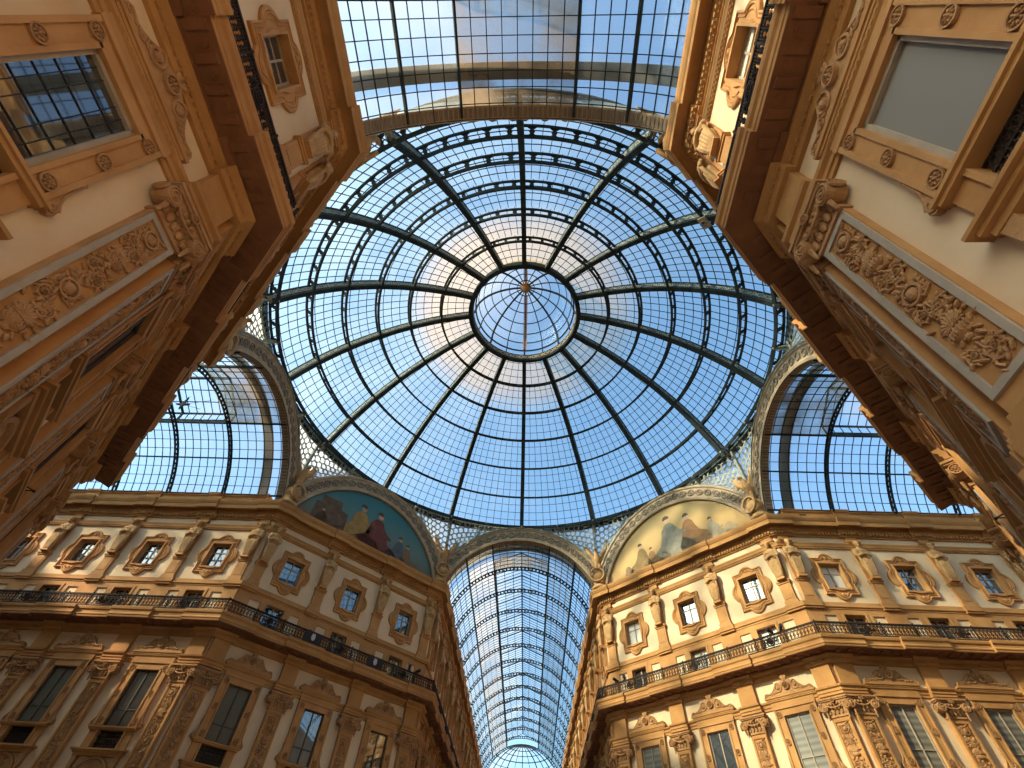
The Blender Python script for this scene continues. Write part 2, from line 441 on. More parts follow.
def arabesque(w, h, y, seed):
    """carved candelabrum of scrolls and leaves filling a tall panel w x h, its foot at z = 0"""
    rnd = random.Random(seed); mb = MB(); n = max(2, int(h/(w*.82))); st = h/n
    for k in range(n):
        z = st*(k+.5); s = 1 if k % 2 else -1; R = w*.30
        kind = k % 4
        if kind in (0, 2):
            scroll(mb, (-w*.22*s, z), R, -pi/2, s, y); scroll(mb, (w*.24*s, z+st*.28), R*.72, pi/2, -s, y)
            mb.tube([(0, y, z-st*.5), (w*.1*s, y, z-st*.3), (-w*.05*s, y, z), (0, y, z+st*.5)], .028, 5)
        elif kind == 1:     # vase with a ribbed bowl
            mb.ell((0, y, z), (w*.33, .09, st*.2), 12, 7); mb.ell((0, y, z-st*.27), (w*.12, .06, st*.1), 8, 5); mb.ell((0, y, z+st*.24), (w*.36, .06, st*.05), 10, 5)
            for q in range(-3, 4): mb.tube([(q*w*.09, y-.09+abs(q)*.012, z-st*.1), (q*w*.1, y-.1+abs(q)*.012, z), (q*w*.09, y-.08+abs(q)*.012, z+st*.14)], .014, 4)
            for q in range(9): leaf(mb, (0, z+st*.26), w*.42, w*.12, pi*(.08+.84*q/8), y-.01)
        else:               # mask-like cartouche with ribbons
            mb.ell((0, y, z), (w*.2, .10, st*.23), 10, 7); mb.ring((0, z), w*.25, w*.31, y-.05, y, 16)
            for sx in (-1, 1):
                mb.tube([(sx*w*.2, y, z+st*.2), (sx*w*.4, y, z+st*.35), (sx*w*.33, y, z), (sx*w*.42, y, z-st*.3), (sx*w*.15, y, z-st*.36)], .024, 5)
                for q in range(4): leaf(mb, (sx*w*.28, z-st*.28+q*st*.16), w*.2, w*.09, (pi if sx < 0 else 0)+sx*.5, y)
        for q in range(14): leaf(mb, (rnd.uniform(-.42,.42)*w, z+rnd.uniform(-.5,.5)*st), w*.27, w*.10, rnd.uniform(0, 6.28), y+.002, .05)
    return mb

# ------------------------------------------------------------------ prototypes (at the origin; local x along the wall, -y toward the court)
# ---- attic window
def lobed_outline(a):
    c, s = cos(a), sin(a)
    w, h = 1.02, 1.25
    best = min(w/abs(c) if abs(c) > 1e-6 else 9, h/abs(s) if abs(s) > 1e-6 else 9)
    for (cx, cz, r) in ((0, 1.08, .50), (0, -1.08, .50), (.74, 0, .63), (-.74, 0, .63)):
        b = c*cx+s*cz; D = b*b-(cx*cx+cz*cz-r*r)
        if D >= 0: best = max(best, b+sqrt(D))
    return best
def rect_r(a, w, h):
    c, s = cos(a), sin(a)
    return min(w/abs(c) if abs(c) > 1e-6 else 99, h/abs(s) if abs(s) > 1e-6 else 99)
ca = atan2((AWz[1]-AWz[0])/2, AWw); co = atan2(1.25, 1.02)
angs = sorted([2*pi*i/100 for i in range(100)]+[q for b in (ca, co) for q in (b, pi-b, pi+b, 2*pi-b)])
mb = MB(); hz = (AWz[1]-AWz[0])/2
G = []
for a in angs+[angs[0]]:
    I = rect_r(a, AWw, hz); O = lobed_outline(a); row = []
    for t, y in ((1,0),(1,-.10),(.90,-.13),(.84,-.13),(.80,-.08),(.62,-.07),(.56,-.11),(.50,-.07),(.26,-.07),(.2,-.15),(0,-.15),(0,.30)):
        r = I+(O-I)*t; row.append((r*cos(a), y, r*sin(a)))
    G.append(row)
mb.grid(G)
for sx in (-1, 1): # carved lobes
    mb.tube([(sx*(.98+.22*cos(t)), -.1, .42*sin(t)) for t in [pi*(-.5+i/10) for i in range(11)]], .035, 5)
for sz in (-1, 1):
    mb.tube([(.26*cos(t), -.1, sz*(1.16+.22*sin(t))) for t in [pi*i/10 for i in range(11)]], .035, 5)
    leaf(mb, (0, sz*1.12), .24, .2, sz*pi/2, -.08, .07)
AW = thing('attic_window', 'x', 'window')
obj('surround', mb, M['stone'], AW)
mb = MB(); w, h = AWw, hz
for x0, x1, z0, z1 in ((-w,-w+.07,-h,h),(w-.07,w,-h,h),(-w,w,-h,-h+.07),(-w,w,h-.07,h),(-.035,.035,-h,h)): mb.box(x0, x1, .19, .26, z0, z1)
mb.box(-w, w, .2, .25, .25, .30)
obj('sash', mb, M['greytrim'], AW)
def pane_mesh(w, h, m, y):
    q = MB(); q.box(-w, w, y, y+.02, -h, h); return q.mesh('pane', m)
AWP = {k: pane_mesh(AWw-.02, hz-.02, M[k], .24) for k in ('darkpane','bluepane','curtain','blind')}
link('pane', AWP['darkpane'], AW)

# ---- balcony door
BD = thing('french_window', 'x', 'window'); h = (BDz[1]-BDz[0])/2
mb = MB()
for x0, x1, z0, z1 in ((-BDw-.14,-BDw,-h,h+.14),(BDw,BDw+.14,-h,h+.14),(-BDw,BDw,h,h+.14)): mb.box(x0, x1, -.11, .32, z0, z1)
obj('frame', mb, M['stone'], BD)
mb = MB()
for x0, x1, z0, z1 in ((-BDw,-BDw+.07,-h,h),(BDw-.07,BDw,-h,h),(-BDw,BDw,h-.07,h),(-.05,.05,-h,h),(-BDw,BDw,.22,.28),(-BDw,BDw,-h,-h+.2)): mb.box(x0, x1, .17, .24, z0, z1)
obj('sash', mb, M['greytrim'], BD)
BDP = {k: pane_mesh(BDw-.02, h-.01, M[k], .22) for k in ('darkpane','bluepane','curtain')}
link('pane', BDP['darkpane'], BD)

# ---- main floor window (origin at the centre of the wall opening, at z = 10)
MW = thing('tall_window', 'x', 'window'); Z = 10.0
mb = MB(); zt = MWz[1]-Z; zb = MWz[0]-Z
for sx in (-1, 1):
    a, b = (MWw, 1.16); x0, x1 = (a, b) if sx > 0 else (-b, -a)
    mb.box(x0, x1, -.12, .0, 8.95-Z, 12.05-Z); mb.box(x0+(.0 if sx > 0 else .06), x1-(.06 if sx > 0 else 0), -.16, -.12, 8.95-Z, 12.05-Z) if False else None
    e = sx*1.12; mb.box(min(e-.05*sx, e+.05*sx), max(e-.05*sx, e+.05*sx), -.17, -.12, 8.95-Z, 12.05-Z)
    e = sx*.74; mb.box(e-.045, e+.045, -.16, .12, zb, zt)
    mb.box(min(sx*MWw, sx*1.16), max(sx*MWw, sx*1.16), -.10, 0, 8.0-Z, 8.82-Z)
    mb.box(sx*.98-.14, sx*.98+.14, -.15, -.1, 8.1-Z, 8.72-Z) if False else None
mb.box(-1.16, 1.16, -.13, 0, zt, 12.1-Z); mb.box(-MWw-.08, MWw+.08, -.16, .34, zt-.06, zt+.04)
mb.box(-1.2, 1.2, -.19, 0, 11.98-Z, 12.10-Z)
obj('surround', mb, M['stone'], MW)
for sx in (-1, 1):
    for z in (9.25, 10.5, 11.75):
        mb = MB(); rosette(mb, (0, 0), .155, 0, 8, .06); o = obj('rosette', mb, M['carved'], MW, loc=(sx*.945, -.12, z-Z)) if (sx, z) == (-1, 9.25) else link('rosette', RO, MW, (sx*.945, -.12, z-Z))
        if (sx, z) == (-1, 9.25): RO = o.data
    # scrolled ear beside the jamb
    mb = MB()
    pts = [(1.10,9.95),(1.14,9.93),(1.20,9.82),(1.20,9.6),(1.22,9.4),(1.32,9.22),(1.40,9.14),(1.42,9.02),(1.36,8.95),(1.10,8.95)]
    mb.prism([(sx*x, z-Z) for x, z in pts], -.13, 0)
    mb.tube(spiral((sx*1.28, 9.08-Z), .11, .03, 1.3, pi/2, -.14, 16, -sx), .022, 5)
    mb.tube(spiral((sx*1.16, 9.88-Z), .06, .02, 1.0, -pi/2, -.14, 10, sx), .016, 5)
    mb.ell((sx*1.16, -.08, 9.98-Z), (.05, .05, .05), 7, 5)
    mb.tube([(sx*x, -.14, z-Z) for x, z in pts[2:7]], .022, 5)
    obj('scroll_ear', mb, M['carved'], MW)
# pediment: cornice with a scrolled crest
mb = MB()
for o, z0, z1, w in ((.14,12.1,12.36,1.2),(.18,12.36,12.44,1.26),(.22,12.44,12.52,1.36),(.26,12.52,12.62,1.44)): mb.box(-w, w, -o, 0, z0-Z, z1-Z)
for k in range(16): mb.box(-1.14+k*.15, -1.06+k*.15, -.20, -.1, 12.37-Z, 12.44-Z)
ped = obj('pediment', mb, M['trim'], MW)
mb = MB(); zc = 12.62-Z
half = [(0,.82),(.10,.80),(.16,.68),(.26,.64),(.36,.60),(.46,.64),(.56,.58),(.66,.44),(.78,.30),(.92,.20),(1.06,.15),(1.16,.18),(1.28,.20),(1.36,.12),(1.36,0)]
mb.prism([(x, z+zc) for x, z in half]+[(-x, z+zc) for x, z in half[::-1][:-1]], -.24, 0)
rosette(mb, (0, zc+.38), .2, -.24, 8, .10)
for sx in (-1, 1):
    mb.tube(spiral((sx*.5, zc+.33), .25, .05, 1.6, pi/2, -.25, 26, sx), .04, 5); mb.ell((sx*.5, -.26, zc+.33), (.09, .07, .09), 8, 6)
    mb.tube(spiral((sx*.82, zc+.16), .12, .03, 1.3, pi/2, -.25, 16, sx), .024, 5)
    mb.tube([(sx*x, -.25, z+zc-.03) for x, z in half[5:]], .03, 5)
    mb.tube(spiral((sx*1.27, zc+.1), .08, .03, 1.0, 0, -.25, 12, sx), .022, 5)
    for q in range(4): leaf(mb, (sx*(.6+q*.13), zc+.12-.015*q), .16, .08, (0 if sx > 0 else pi)+sx*.5, -.25)
    for q in range(3): leaf(mb, (0, zc+.6), .34, .13, pi/2+sx*.28*q, -.24, .05)
obj('crest', mb, M['carved'], ped)
# transom, parapet grille, sill and bracketed apron
mb = MB(); mb.box(-1.22, 1.22, -.22, .3, 8.82-Z, 8.95-Z); mb.box(-1.28, 1.28, -.27, 0, 8.90-Z, 8.97-Z); obj('transom', mb, M['trim'], MW)
mb = MB(); g0, g1 = 8.02-Z, 8.82-Z
for k in range(13): mb.box(-.62+k*.1+.01, -.62+k*.1+.03, .04, .07, g0, g1)
for zz in (g0+.02, g0+.26, g1-.24, g1-.04): mb.box(-MWw, MWw, .035, .075, zz, zz+.03)
for k in range(6):
    for zz in (g0+.15, g0+.40, g1-.13): mb.ring((-.55+k*.22, zz), .06, .085, .04, .07, 8)
obj('grille', mb, M['railing'], MW)
mb = MB(); mb.box(-1.3, 1.3, -.3, .1, 7.86-Z, 7.95-Z); mb.box(-1.4, 1.4, -.38, 0, 7.95-Z, 8.02-Z); mb.box(-1.24, 1.24, -.22, 0, 7.74-Z, 7.86-Z)
obj('sill', mb, M['trim'], MW)
mb = MB()
for sx in (-1, 1):
    mb.prism([(sx*1.2, 7.74-Z), (sx*.95, 7.74-Z), (sx*.97, 7.3-Z), (sx*1.05, 7.1-Z), (sx*1.16, 7.25-Z)], -.2, 0)
mb.grid([[(r*cos(t), y, 6.98-Z+r*sin(t)*.86) for r, y in ((.9,0),(.9,-.16),(.78,-.16),(.74,-.06),(.5,-.06))] for t in [pi*i/20 for i in range(21)]])
for q in range(9): leaf(mb, (0, 7.0-Z), .62, .12, pi*(.08+.84*q/8), -.05, .05)
obj('apron', mb, M['carved'], MW)
mb = MB(); h0, h1 = 8.95-Z, zt-.06
for x0, x1, z0, z1 in ((-.695,-.61,h0,h1),(.61,.695,h0,h1),(-.695,.695,h1-.08,h1),(-.03,.03,h0,h1),(-.655,.655,h0,h0+.08)): mb.box(x0, x1, -.02, .05, z0, z1)
mb.box(-.655, .655, -.01, .04, h0+.8, h0+.84)
obj('sash', mb, M['greytrim'], MW)
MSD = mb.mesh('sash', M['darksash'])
mb = MB()
for x0, x1, z0, z1 in ((-.695,-.61,h0,h1),(.61,.695,h0,h1),(-.695,.695,h1-.09,h1),(-.695,.695,h0,h0+.09)): mb.box(x0, x1, -.06, .05, z0, z1)
MSN = mb.mesh('sash', M['greytrim'])
def mw_pane(k):
    q = MB(); q.box(-.69, .69, .03, .05, h0, h1); q.box(-.69, .69, .12, .14, g0-.05, h0); return q.mesh('pane', M[k])
MWP = {k: mw_pane(k) for k in ('darkpane','blind','slatblind','curtain','greenpane')}
link('pane', MWP['darkpane'], MW)
# leaded glass version for the near left window
mbl = MB()
for k in range(1, 6): mbl.box(-.6, .6, .01, .03, h0+k*.45-.009, h0+k*.45+.009)
for k in (-2, -1, 1, 2): mbl.box(k*.21-.008, k*.21+.008, .01, .03, h0, h1)

# ---- pilaster of the main order (origin on the wall at z = 5.5)
PI_ = thing('pilaster', 'x', 'pilaster'); Z0 = 5.5
mb = MB(); mb.box(-.46, .46, -.20, 0, .7, 11.12-Z0); obj('shaft', mb, M['stone'], PI_)
mb = MB()
for o, z0, z1, w in ((.36,0,.35,.64),(.32,.35,.46,.6),(.28,.46,.56,.55),(.24,.56,.7,.5)): mb.box(-w, w, -o, 0, z0, z1)
obj('base', mb, M['trim'], PI_)
mb = MB(); p0, p1 = 6.45-Z0, 10.98-Z0
for x0, x1, z0, z1 in ((-.44,-.33,p0,p1),(.33,.44,p0,p1),(-.33,.33,p0,p0+.11),(-.33,.33,p1-.11,p1)):
    mb.box(x0, x1, -.25, -.2, z0, z1)
obj('panel_frame', mb, M['trim'], PI_); PFN = mb.mesh('panel_frame', M['greytrim'])
ar = arabesque(.60, p1-p0-.3, -.22, 3); ar.xf(lambda x, y, z: (x, y, z+p0+.15)); obj('relief', ar, M['carved'], PI_)
mb = MB()
cz = 11.12-Z0
mb.box(-.5, .5, -.25, 0, cz-.04, cz+.05)                                   # astragal
mb.grid([[(sx*w, -o if yy else 0, cz+z) for (w, o, z) in ((.46,.22,.05),(.47,.24,.3),(.56,.32,.5),(.62,.36,.58))] for sx, yy in ((-1,0),(-1,1),(1,1),(1,0))])
for i, (w, o, z0, z1) in enumerate(((.66,.36,.58,.66),(.72,.42,.66,.72),(.76,.46,.72,.80))): mb.box(-w, w, -o, 0, cz+z0, cz+z1)
for k in range(-2, 3):                                                     # acanthus row
    leaf(mb, (k*.2, cz+.06), .34, .18, pi/2, -.26, .05); mb.ell((k*.2, -.33, cz+.38), (.07, .05, .05), 7, 5)
for k in range(-2, 3): mb.ell((k*.15, -.36, cz+.52), (.06, .05, .07), 7, 5)  # egg row
mb.tube([(-.4,-.38,cz+.46),(-.2,-.40,cz+.36),(0,-.41,cz+.33),(.2,-.40,cz+.36),(.4,-.38,cz+.46)], .035, 6)
rosette(mb, (0, cz+.66), .11, -.42, 6, .06)
capo = obj('capital', mb, M['carved'], PI_)
for sx in (-1, 1):
    mb = MB(); c = (sx*.58, cz+.40)
    mb.disc(c, .21, -.42, -.06, 20)
    mb.tube(spiral(c, .205, .05, 2.0, pi/2, -.43, 30, -sx), .026, 5); mb.ell((c[0], -.44, c[1]), (.05, .04, .05), 8, 5)
    # the side face of the volute, with a rosette and a hanging leaf
    q = MB(); rosette(q, (0, 0), .17, 0, 8, .05); q.xf(lambda x, y, z: (sx*(.58+.21)-sx*y*0-sx*.0+(-y)*sx, -.24+x, c[1]+z)); mb.add(q.v, q.f)
    for kk in range(5): mb.ell((sx*.5, -.34, c[1]-.24-kk*.07), (.07-.008*kk, .06-.006*kk, .06), 7, 5)
    obj('volute', mb, M['carved'], capo)

# ---- pilaster strip of the attic
AP = thing('attic_pilaster', 'x', 'pilaster')
mb = MB(); mb.box(-.36, .36, -.10, 0, 0, 4.62); obj('shaft', mb, M['stone'], AP)
mb = MB()
for w, o, z0, z1 in ((.42,.20,0,.22),(.36,.17,.22,1.3),(.40,.22,1.3,1.40),(.44,.26,1.40,1.50)): mb.box(-w, w, -o, 0, z0, z1)
mb.prism([(-.24,.34),(.24,.34),(.24,1.2),(-.24,1.2)], -.19, -.17)
obj('pedestal', mb, M['stone'], AP)
mb = MB()
for w, o, z0, z1 in ((.42,.22,4.08,4.18),(.46,.28,4.18,4.3),(.36,.16,4.3,4.62)): mb.box(-w, w, -o, 0, z0, z1)
obj('impost', mb, M['trim'], AP)

# ---- atlas statue: bust on a tapering draped herm, arms folded, head bowed (height 2.6, foot at z = 0)
mb = MB()
def loft(rows, n=14):
    G = []
    for (z, rx, ry, cy) in rows: G.append([(rx*cos(2*pi*i/n), cy+ry*sin(2*pi*i/n), z) for i in range(n+1)])
    mb.grid(G); mb.add([tuple(p) for p in G[0][:-1]], [tuple(range(n))]); mb.add([tuple(p) for p in G[-1][:-1]], [tuple(range(n))])
loft([(0,.22,.17,-.19),(.25,.26,.18,-.2),(.7,.36,.23,-.22),(1.0,.42,.26,-.23),(1.15,.36,.22,-.23),(1.4,.31,.23,-.26),(1.7,.40,.26,-.28),(1.92,.44,.23,-.28),(2.03,.28,.17,-.27),(2.1,.12,.12,-.27)])
mb.tube([(0,-.27,2.0),(0,-.30,2.16),(0,-.33,2.3)], [.13,.11,.12], 8)
mb.ell((0,-.37,2.36), (.15,.19,.21), 12, 9)                                # head
mb.ell((0,-.55,2.34), (.03,.05,.05), 6, 5); mb.ell((0,-.46,2.20), (.10,.10,.11), 8, 6)   # nose, beard
mb.ell((0,-.31,2.45), (.18,.2,.17), 10, 7)                                 # hair
for sx in (-1, 1):
    mb.tube([(sx*.40,-.28,1.9),(sx*.50,-.34,1.66),(sx*.48,-.44,1.42)], [.13,.115,.1], 8)
    mb.tube([(sx*.48,-.44,1.42),(sx*.2,-.56,1.48),(-sx*.16,-.58,1.56)], [.10,.085,.07], 8)
    mb.ell((-sx*.2,-.57,1.58), (.1,.06,.07), 7, 5)
    mb.tube([(sx*.42,-.26,2.0),(sx*.40,-.42,1.75),(sx*.40,-.42,1.2),(sx*.34,-.40,.6),(sx*.24,-.34,.1)], [.08,.07,.09,.08,.06], 6)
for k in range(-2, 3): mb.tube([(k*.12,-.48,1.2),(k*.14,-.50,.95),(k*.13,-.47,.5),(k*.09,-.40,.08)], [.05,.065,.055,.04], 6)
mb.tube([(-.34,-.36,1.12),(0,-.50,1.06),(.34,-.36,1.16)], .07, 7); mb.tube([(-.4,-.4,1.9),(-.1,-.55,1.75),(.3,-.48,1.3)], .06, 6)
mb.xf(lambda x, y, z: (x*.86, y*.9, z))
HM = remeshed(mb, 'atlas_statue', M['statue'], .028, 1)
HERM = thing('atlas_statue', 'x', 'statue'); link('figure', HM, HERM)
mb = MB(); mb.box(-.27, .27, -.42, -.02, -.1, 0); mb.box(-.23, .23, -.36, -.04, 0, .12); obj('foot_block', mb, M['stone'], HERM)

# ---- eagle on a globe
mb = MB()
mb.ell((0,-.1,.9), (.26,.24,.46), 12, 9, Matrix.Rotation(.25, 3, 'X')); mb.tube([(0,-.18,1.2),(0,-.26,1.45),(0,-.34,1.58)], [.19,.13,.1], 8)
mb.ell((0,-.38,1.62), (.12,.16,.12), 9, 6); mb.tube([(0,-.5,1.62),(0,-.6,1.58),(0,-.62,1.5)], [.05,.035,.01], 6)
for sx in (-1, 1): mb.tube([(sx*.12,-.12,.55),(sx*.14,-.16,.3),(sx*.15,-.2,.1)], [.12,.09,.06], 7)
mb.tube([(0,.05,.6),(0,.12,.3),(0,.15,.05)], [.16,.15,.1], 8)
EB = remeshed(mb, 'body', M['statue'], .045, 1)
EAG = thing('eagle_statue', 'x', 'statue'); link('body', EB, EAG)
for sx in (-1, 1):
    mb = MB()
    for k in range(9):
        t = k/8; a = pi/2-.38-t*1.05; L = 1.85-.75*t
        base = (sx*(.18+.25*t*.3), .02+.02*k, .95-.3*t)
        tip = (sx*(.18+L*cos(a)*.95), .10+.015*k, 1.0+L*sin(a)*.95-.25*t)
        mid = tuple((base[i]+tip[i])/2+(0, -.03, 0)[i] for i in range(3))
        mb.tube([base, mid, tip], [.10,.12,.03], 6)
    mb.tube([(sx*.15,-.06,1.1),(sx*.55,-.08,1.6),(sx*.85,0,2.25)], [.15,.15,.07], 7)
    link('wing', remeshed(mb, 'wing', M['statue'], .045, 1), EAG)
mb = MB(); mb.ell((0,-.1,-.35), (.48,.46,.46), 16, 10); mb.lathe([(0,-1.25),(.55,-1.25),(.55,-1.1),(.42,-1.0),(.36,-.85),(.4,-.7),(0,-.6)], 14, (0,-.1,0))
mb.ring((0,-.35), .40, .5, -.62, -.5, 18)
obj('globe', mb, M['statue'], EAG, smooth=True)

# ---- wrought iron balcony railing, one panel for each bay (length 1 bay, foot at z = 0)
def railing(L):
    R = thing('balcony_railing', 'x', 'railing')
    mb = MB(); mb.box(-L/2, L/2, -.04, .04, .68, .74); mb.tube([(-L/2, 0, .75), (L/2, 0, .75)], .035, 6); obj('top_rail', mb, M['railing'], R)
    mb = MB(); mb.box(-L/2, L/2, -.03, .03, .03, .07); mb.box(-L/2, L/2, -.015, .015, .54, .57); mb.box(-L/2, L/2, -.015, .015, .15, .18)
    n = int(L/.2)
    for k in range(n):
        x = -L/2+(k+.5)*L/n
        mb.tube([(x, 0, .05), (x, -.03, .3), (x, 0, .7)], .016, 4)
        mb.ring((x, .36), .04, .078, -.014, .014, 8); mb.ring((x+L/n/2, .62), .028, .06, -.014, .014, 8); mb.ring((x+L/n/2, .11), .03, .05, -.01, .01, 6)
        mb.tube([(x-.07, 0, .2), (x, -.01, .29), (x+.07, 0, .2)], .019, 4); mb.tube([(x-.07, 0, .52), (x, -.01, .43), (x+.07, 0, .52)], .019, 4)
    obj('scroll_panel', mb, M['railing'], R)
    for sx in (-.5, -.17, .17, .5):
        if sx == .5: continue
        mb = MB(); mb.box(-.03, .03, -.03, .03, 0, .72); mb.ell((0, 0, .80), (.05, .05, .05), 8, 6)
        o = obj('post', mb, M['railing'], R, loc=(sx*L, 0, 0))
    mb = MB(); rosette(mb, (0, .37), .17, -.02, 8, .05); mb.ring((0, .37), .2, .25, -.05, .0, 18)
    for s in (-1, 1): scroll(mb, (s*.33, .37), .13, 0, s, -.02, 4, .018)
    obj('medallion', mb, M['railing'], R)
    return R
RAIL = railing(4.75); RAILC = railing(5.44); RAILM = railing(4.81)
# ---- spotlight
SPOT = thing('spotlight', 'x', 'lamp')
q = MB(); q.lathe([(0,-.26),(.08,-.26),(.10,-.2),(.12,.2),(.14,.26),(.12,.27),(0,.22)], 14)
RX = Matrix.Rotation(radians(72), 3, 'X'); q.xf(lambda x, y, z: tuple(RX @ Vector((x, y, z))+Vector((0, 0, .2)))); obj('housing', q, M['black'], SPOT, smooth=True)
q = MB(); q.box(-.17, -.14, -.03, .03, 0, .24); q.box(.14, .17, -.03, .03, 0, .24); q.box(-.17, .17, -.04, .04, -.02, .02); obj('yoke', q, M['black'], SPOT)

# ------------------------------------------------------------------ place the repeats along every front
first = {}
def put(proto, f, u, z, label, group, out=0, pane=None, flip=False):
    proto_name = proto.name
    loc = f.at(u, out, z)
    if proto.name in first: return dup(proto, loc, f.rot, label, group, flip, pane)
    first[proto.name] = 1; kids(proto)
    for ch in kids(proto): kids(ch)
    r = dup(proto, loc, f.rot, label, group, flip, pane); return r
rnd = random.Random(11)
atticpane = {('FR',0):'curtain',('Rf',0):'curtain',('Rf',2):'bluepane',('nr',0):'curtain',('FL',0):'bluepane',('FL',1):'bluepane',('FL',2):'bluepane'}
mainpane = {('nr',0):'blind',('NR',0):'blind',('NR',1):'slatblind',('FR',0):'slatblind',('FR',2):'slatblind',('Rf',0):'slatblind',('Rf',1):'slatblind',('FL',0):'greenpane',('FL',1):'darkpane',('Lf',1):'greenpane'}
for f in F.values():
    w = f.where
    for k, u in enumerate(f.win):
        b = bayname(f, k)
        put(AW, f, u, (AWz[0]+AWz[1])/2, 'lobed ochre-framed attic window, '+b+', '+w, 'lobed attic windows', pane=AWP[atticpane.get((f.key,k),'darkpane')])
        put(BD, f, u, (BDz[0]+BDz[1])/2, 'low french window behind railing, '+b+', '+w, 'french windows onto the balcony', pane=BDP['bluepane' if f.key == 'FL' else 'curtain' if (f.key == 'FR' and k > 0) else 'darkpane'])
        r = put(MW, f, u, 10.0, 'tall crested window, '+b+', '+w, 'tall main floor windows', pane=MWP[mainpane.get((f.key,k),'darkpane')])
        for ch in r.children:
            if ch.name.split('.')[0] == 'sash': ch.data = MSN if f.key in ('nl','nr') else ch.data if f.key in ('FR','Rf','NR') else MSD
        if (f.key, k) == ('nl', 0): obj('leaded_bars', mbl, M['black'], r)
        ru, rp = (u, RAILM if f.far else RAIL)
        if k == 0: ru, rp = ((f.pil[1]-.41)/2, RAILC)
        elif f.far and k == 2: ru = f.len-(f.len-f.pil[2]-.41)/2; rp = RAILC
        put(rp, f, ru, 14.64, 'wrought-iron balcony railing, '+b+', '+w, 'balcony railings', out=.98)
    for k, u in enumerate(f.pil):
        if f.far:
            e = {'FL': ['by left vault','second from left vault','second from far arm','by far arm'], 'FR': ['by far arm','second from far arm','second from right vault','by right vault'],
                 'NL': ['by top vault','second from top vault','second from left vault','by left vault'], 'NR': ['by top vault','second from top vault','second from right vault','by right vault']}[f.key][k]
        else: e = ORD[k]+' from octagon corner'
        r = put(PI_, f, u, 5.5, 'carved pilaster, '+e+', '+w, 'main floor pilasters')
        if f.key in ('nl','nr','NL','NR'):
            for ch in r.children:
                if ch.name.split('.')[0] == 'panel_frame': ch.data = PFN
        put(AP, f, u, 17.04, 'plain attic pilaster behind statue, '+e+', '+w, 'attic pilasters')
        put(HERM, f, u, 18.64, 'stone atlas figure, '+e+', '+w, 'atlas statues on the attic', out=.03)
# corner ends of the railing
for f in F.values():
    pass
# the prototypes themselves
for p in (AW, BD, MW, PI_, AP, HERM, RAIL, RAILC, RAILM):
    for ch in kids(p):
        for g in kids(ch): bpy.data.objects.remove(g)
        bpy.data.objects.remove(ch)
    bpy.data.objects.remove(p)
def eagle(x, y, rot, label):
    r = dup(EAG, (x, y, 24.45), rot, label, 'eagles on the octagon corners'); r.scale = (1.35, 1.35, 1.3); return r
kids(EAG)
i = 0
for sx, sy, nm in ((-1,1,'far left'),(1,1,'far right'),(-1,-1,'near left'),(1,-1,'near right')):
    for (x, y, wh) in ((CA-.05, CB-.25, 'arm'), (CB-.25, CA-.05, 'side vault')):
        px, py = sx*x, sy*y; a = atan2(-py, -px)+pi/2
        lab = {('far left','arm'):'spread-winged stone eagle between teal mural and far vault', ('far left','side vault'):'spread-winged stone eagle between teal mural and left vault',
               ('far right','arm'):'spread-winged stone eagle between golden mural and far vault', ('far right','side vault'):'spread-winged stone eagle between golden mural and right vault',
               ('near left','arm'):'stone eagle at left end of the top vault arch', ('near right','arm'):'stone eagle at right end of the top vault arch',
               ('near left','side vault'):'stone eagle above near left corner of left vault', ('near right','side vault'):'stone eagle above near right corner of right vault'}[(nm, wh)]
        eagle(px, py, a, lab)
for ch in kids(EAG): bpy.data.objects.remove(ch)
bpy.data.objects.remove(EAG)
kids(SPOT)
for key, us in (('FL', (1.9, 2.75, 13.0, 13.75)), ('FR', (1.2, 1.95, 12.75, 13.45))):
    f = F[key]
    for k, u in enumerate(us):
        e = {'FL': ['by left vault','by left vault','by far arm','by far arm'], 'FR': ['by far arm','by far arm','by right vault','by right vault']}[key][k]
        nth = ('nearer corner','farther from corner') if k < 2 else ('farther from corner','nearer corner')
        dup(SPOT, f.at(u, 1.0, 15.42), f.rot+(.5 if k % 2 else -.5), 'black spotlight on railing %s, %s, of %s' % (e, nth[k % 2], {'FL':'shaded left diagonal front','FR':'sunlit right diagonal front'}[key]), 'spotlights on the balcony railings').scale = (.82, .82, .82)
for ch in kids(SPOT): bpy.data.objects.remove(ch)
bpy.data.objects.remove(SPOT)
f = F['FL']
for u, lab in ((5.35, 'dark square plaque with pale emblem on railing nearer left vault'), (10.15, 'dark square plaque with pale emblem on railing nearer far arm')):
    t = thing('railing_plaque', lab, 'plaque', f.at(u, 1.06, 14.7), f.rot, 'plaques on the balcony railing')
    mb = MB(); mb.box(-.62, .62, -.02, .02, 0, .7); obj('board', mb, M['banner'], t)
    mb = MB(); mb.ell((0, -.02, .36), (.15, .03, .2), 14, 6); mb.prism([(-.12,.5),(.12,.5),(.08,.6),(0,.55),(-.08,.6)], -.045, -.02); obj('emblem', mb, M['emblem'], t)

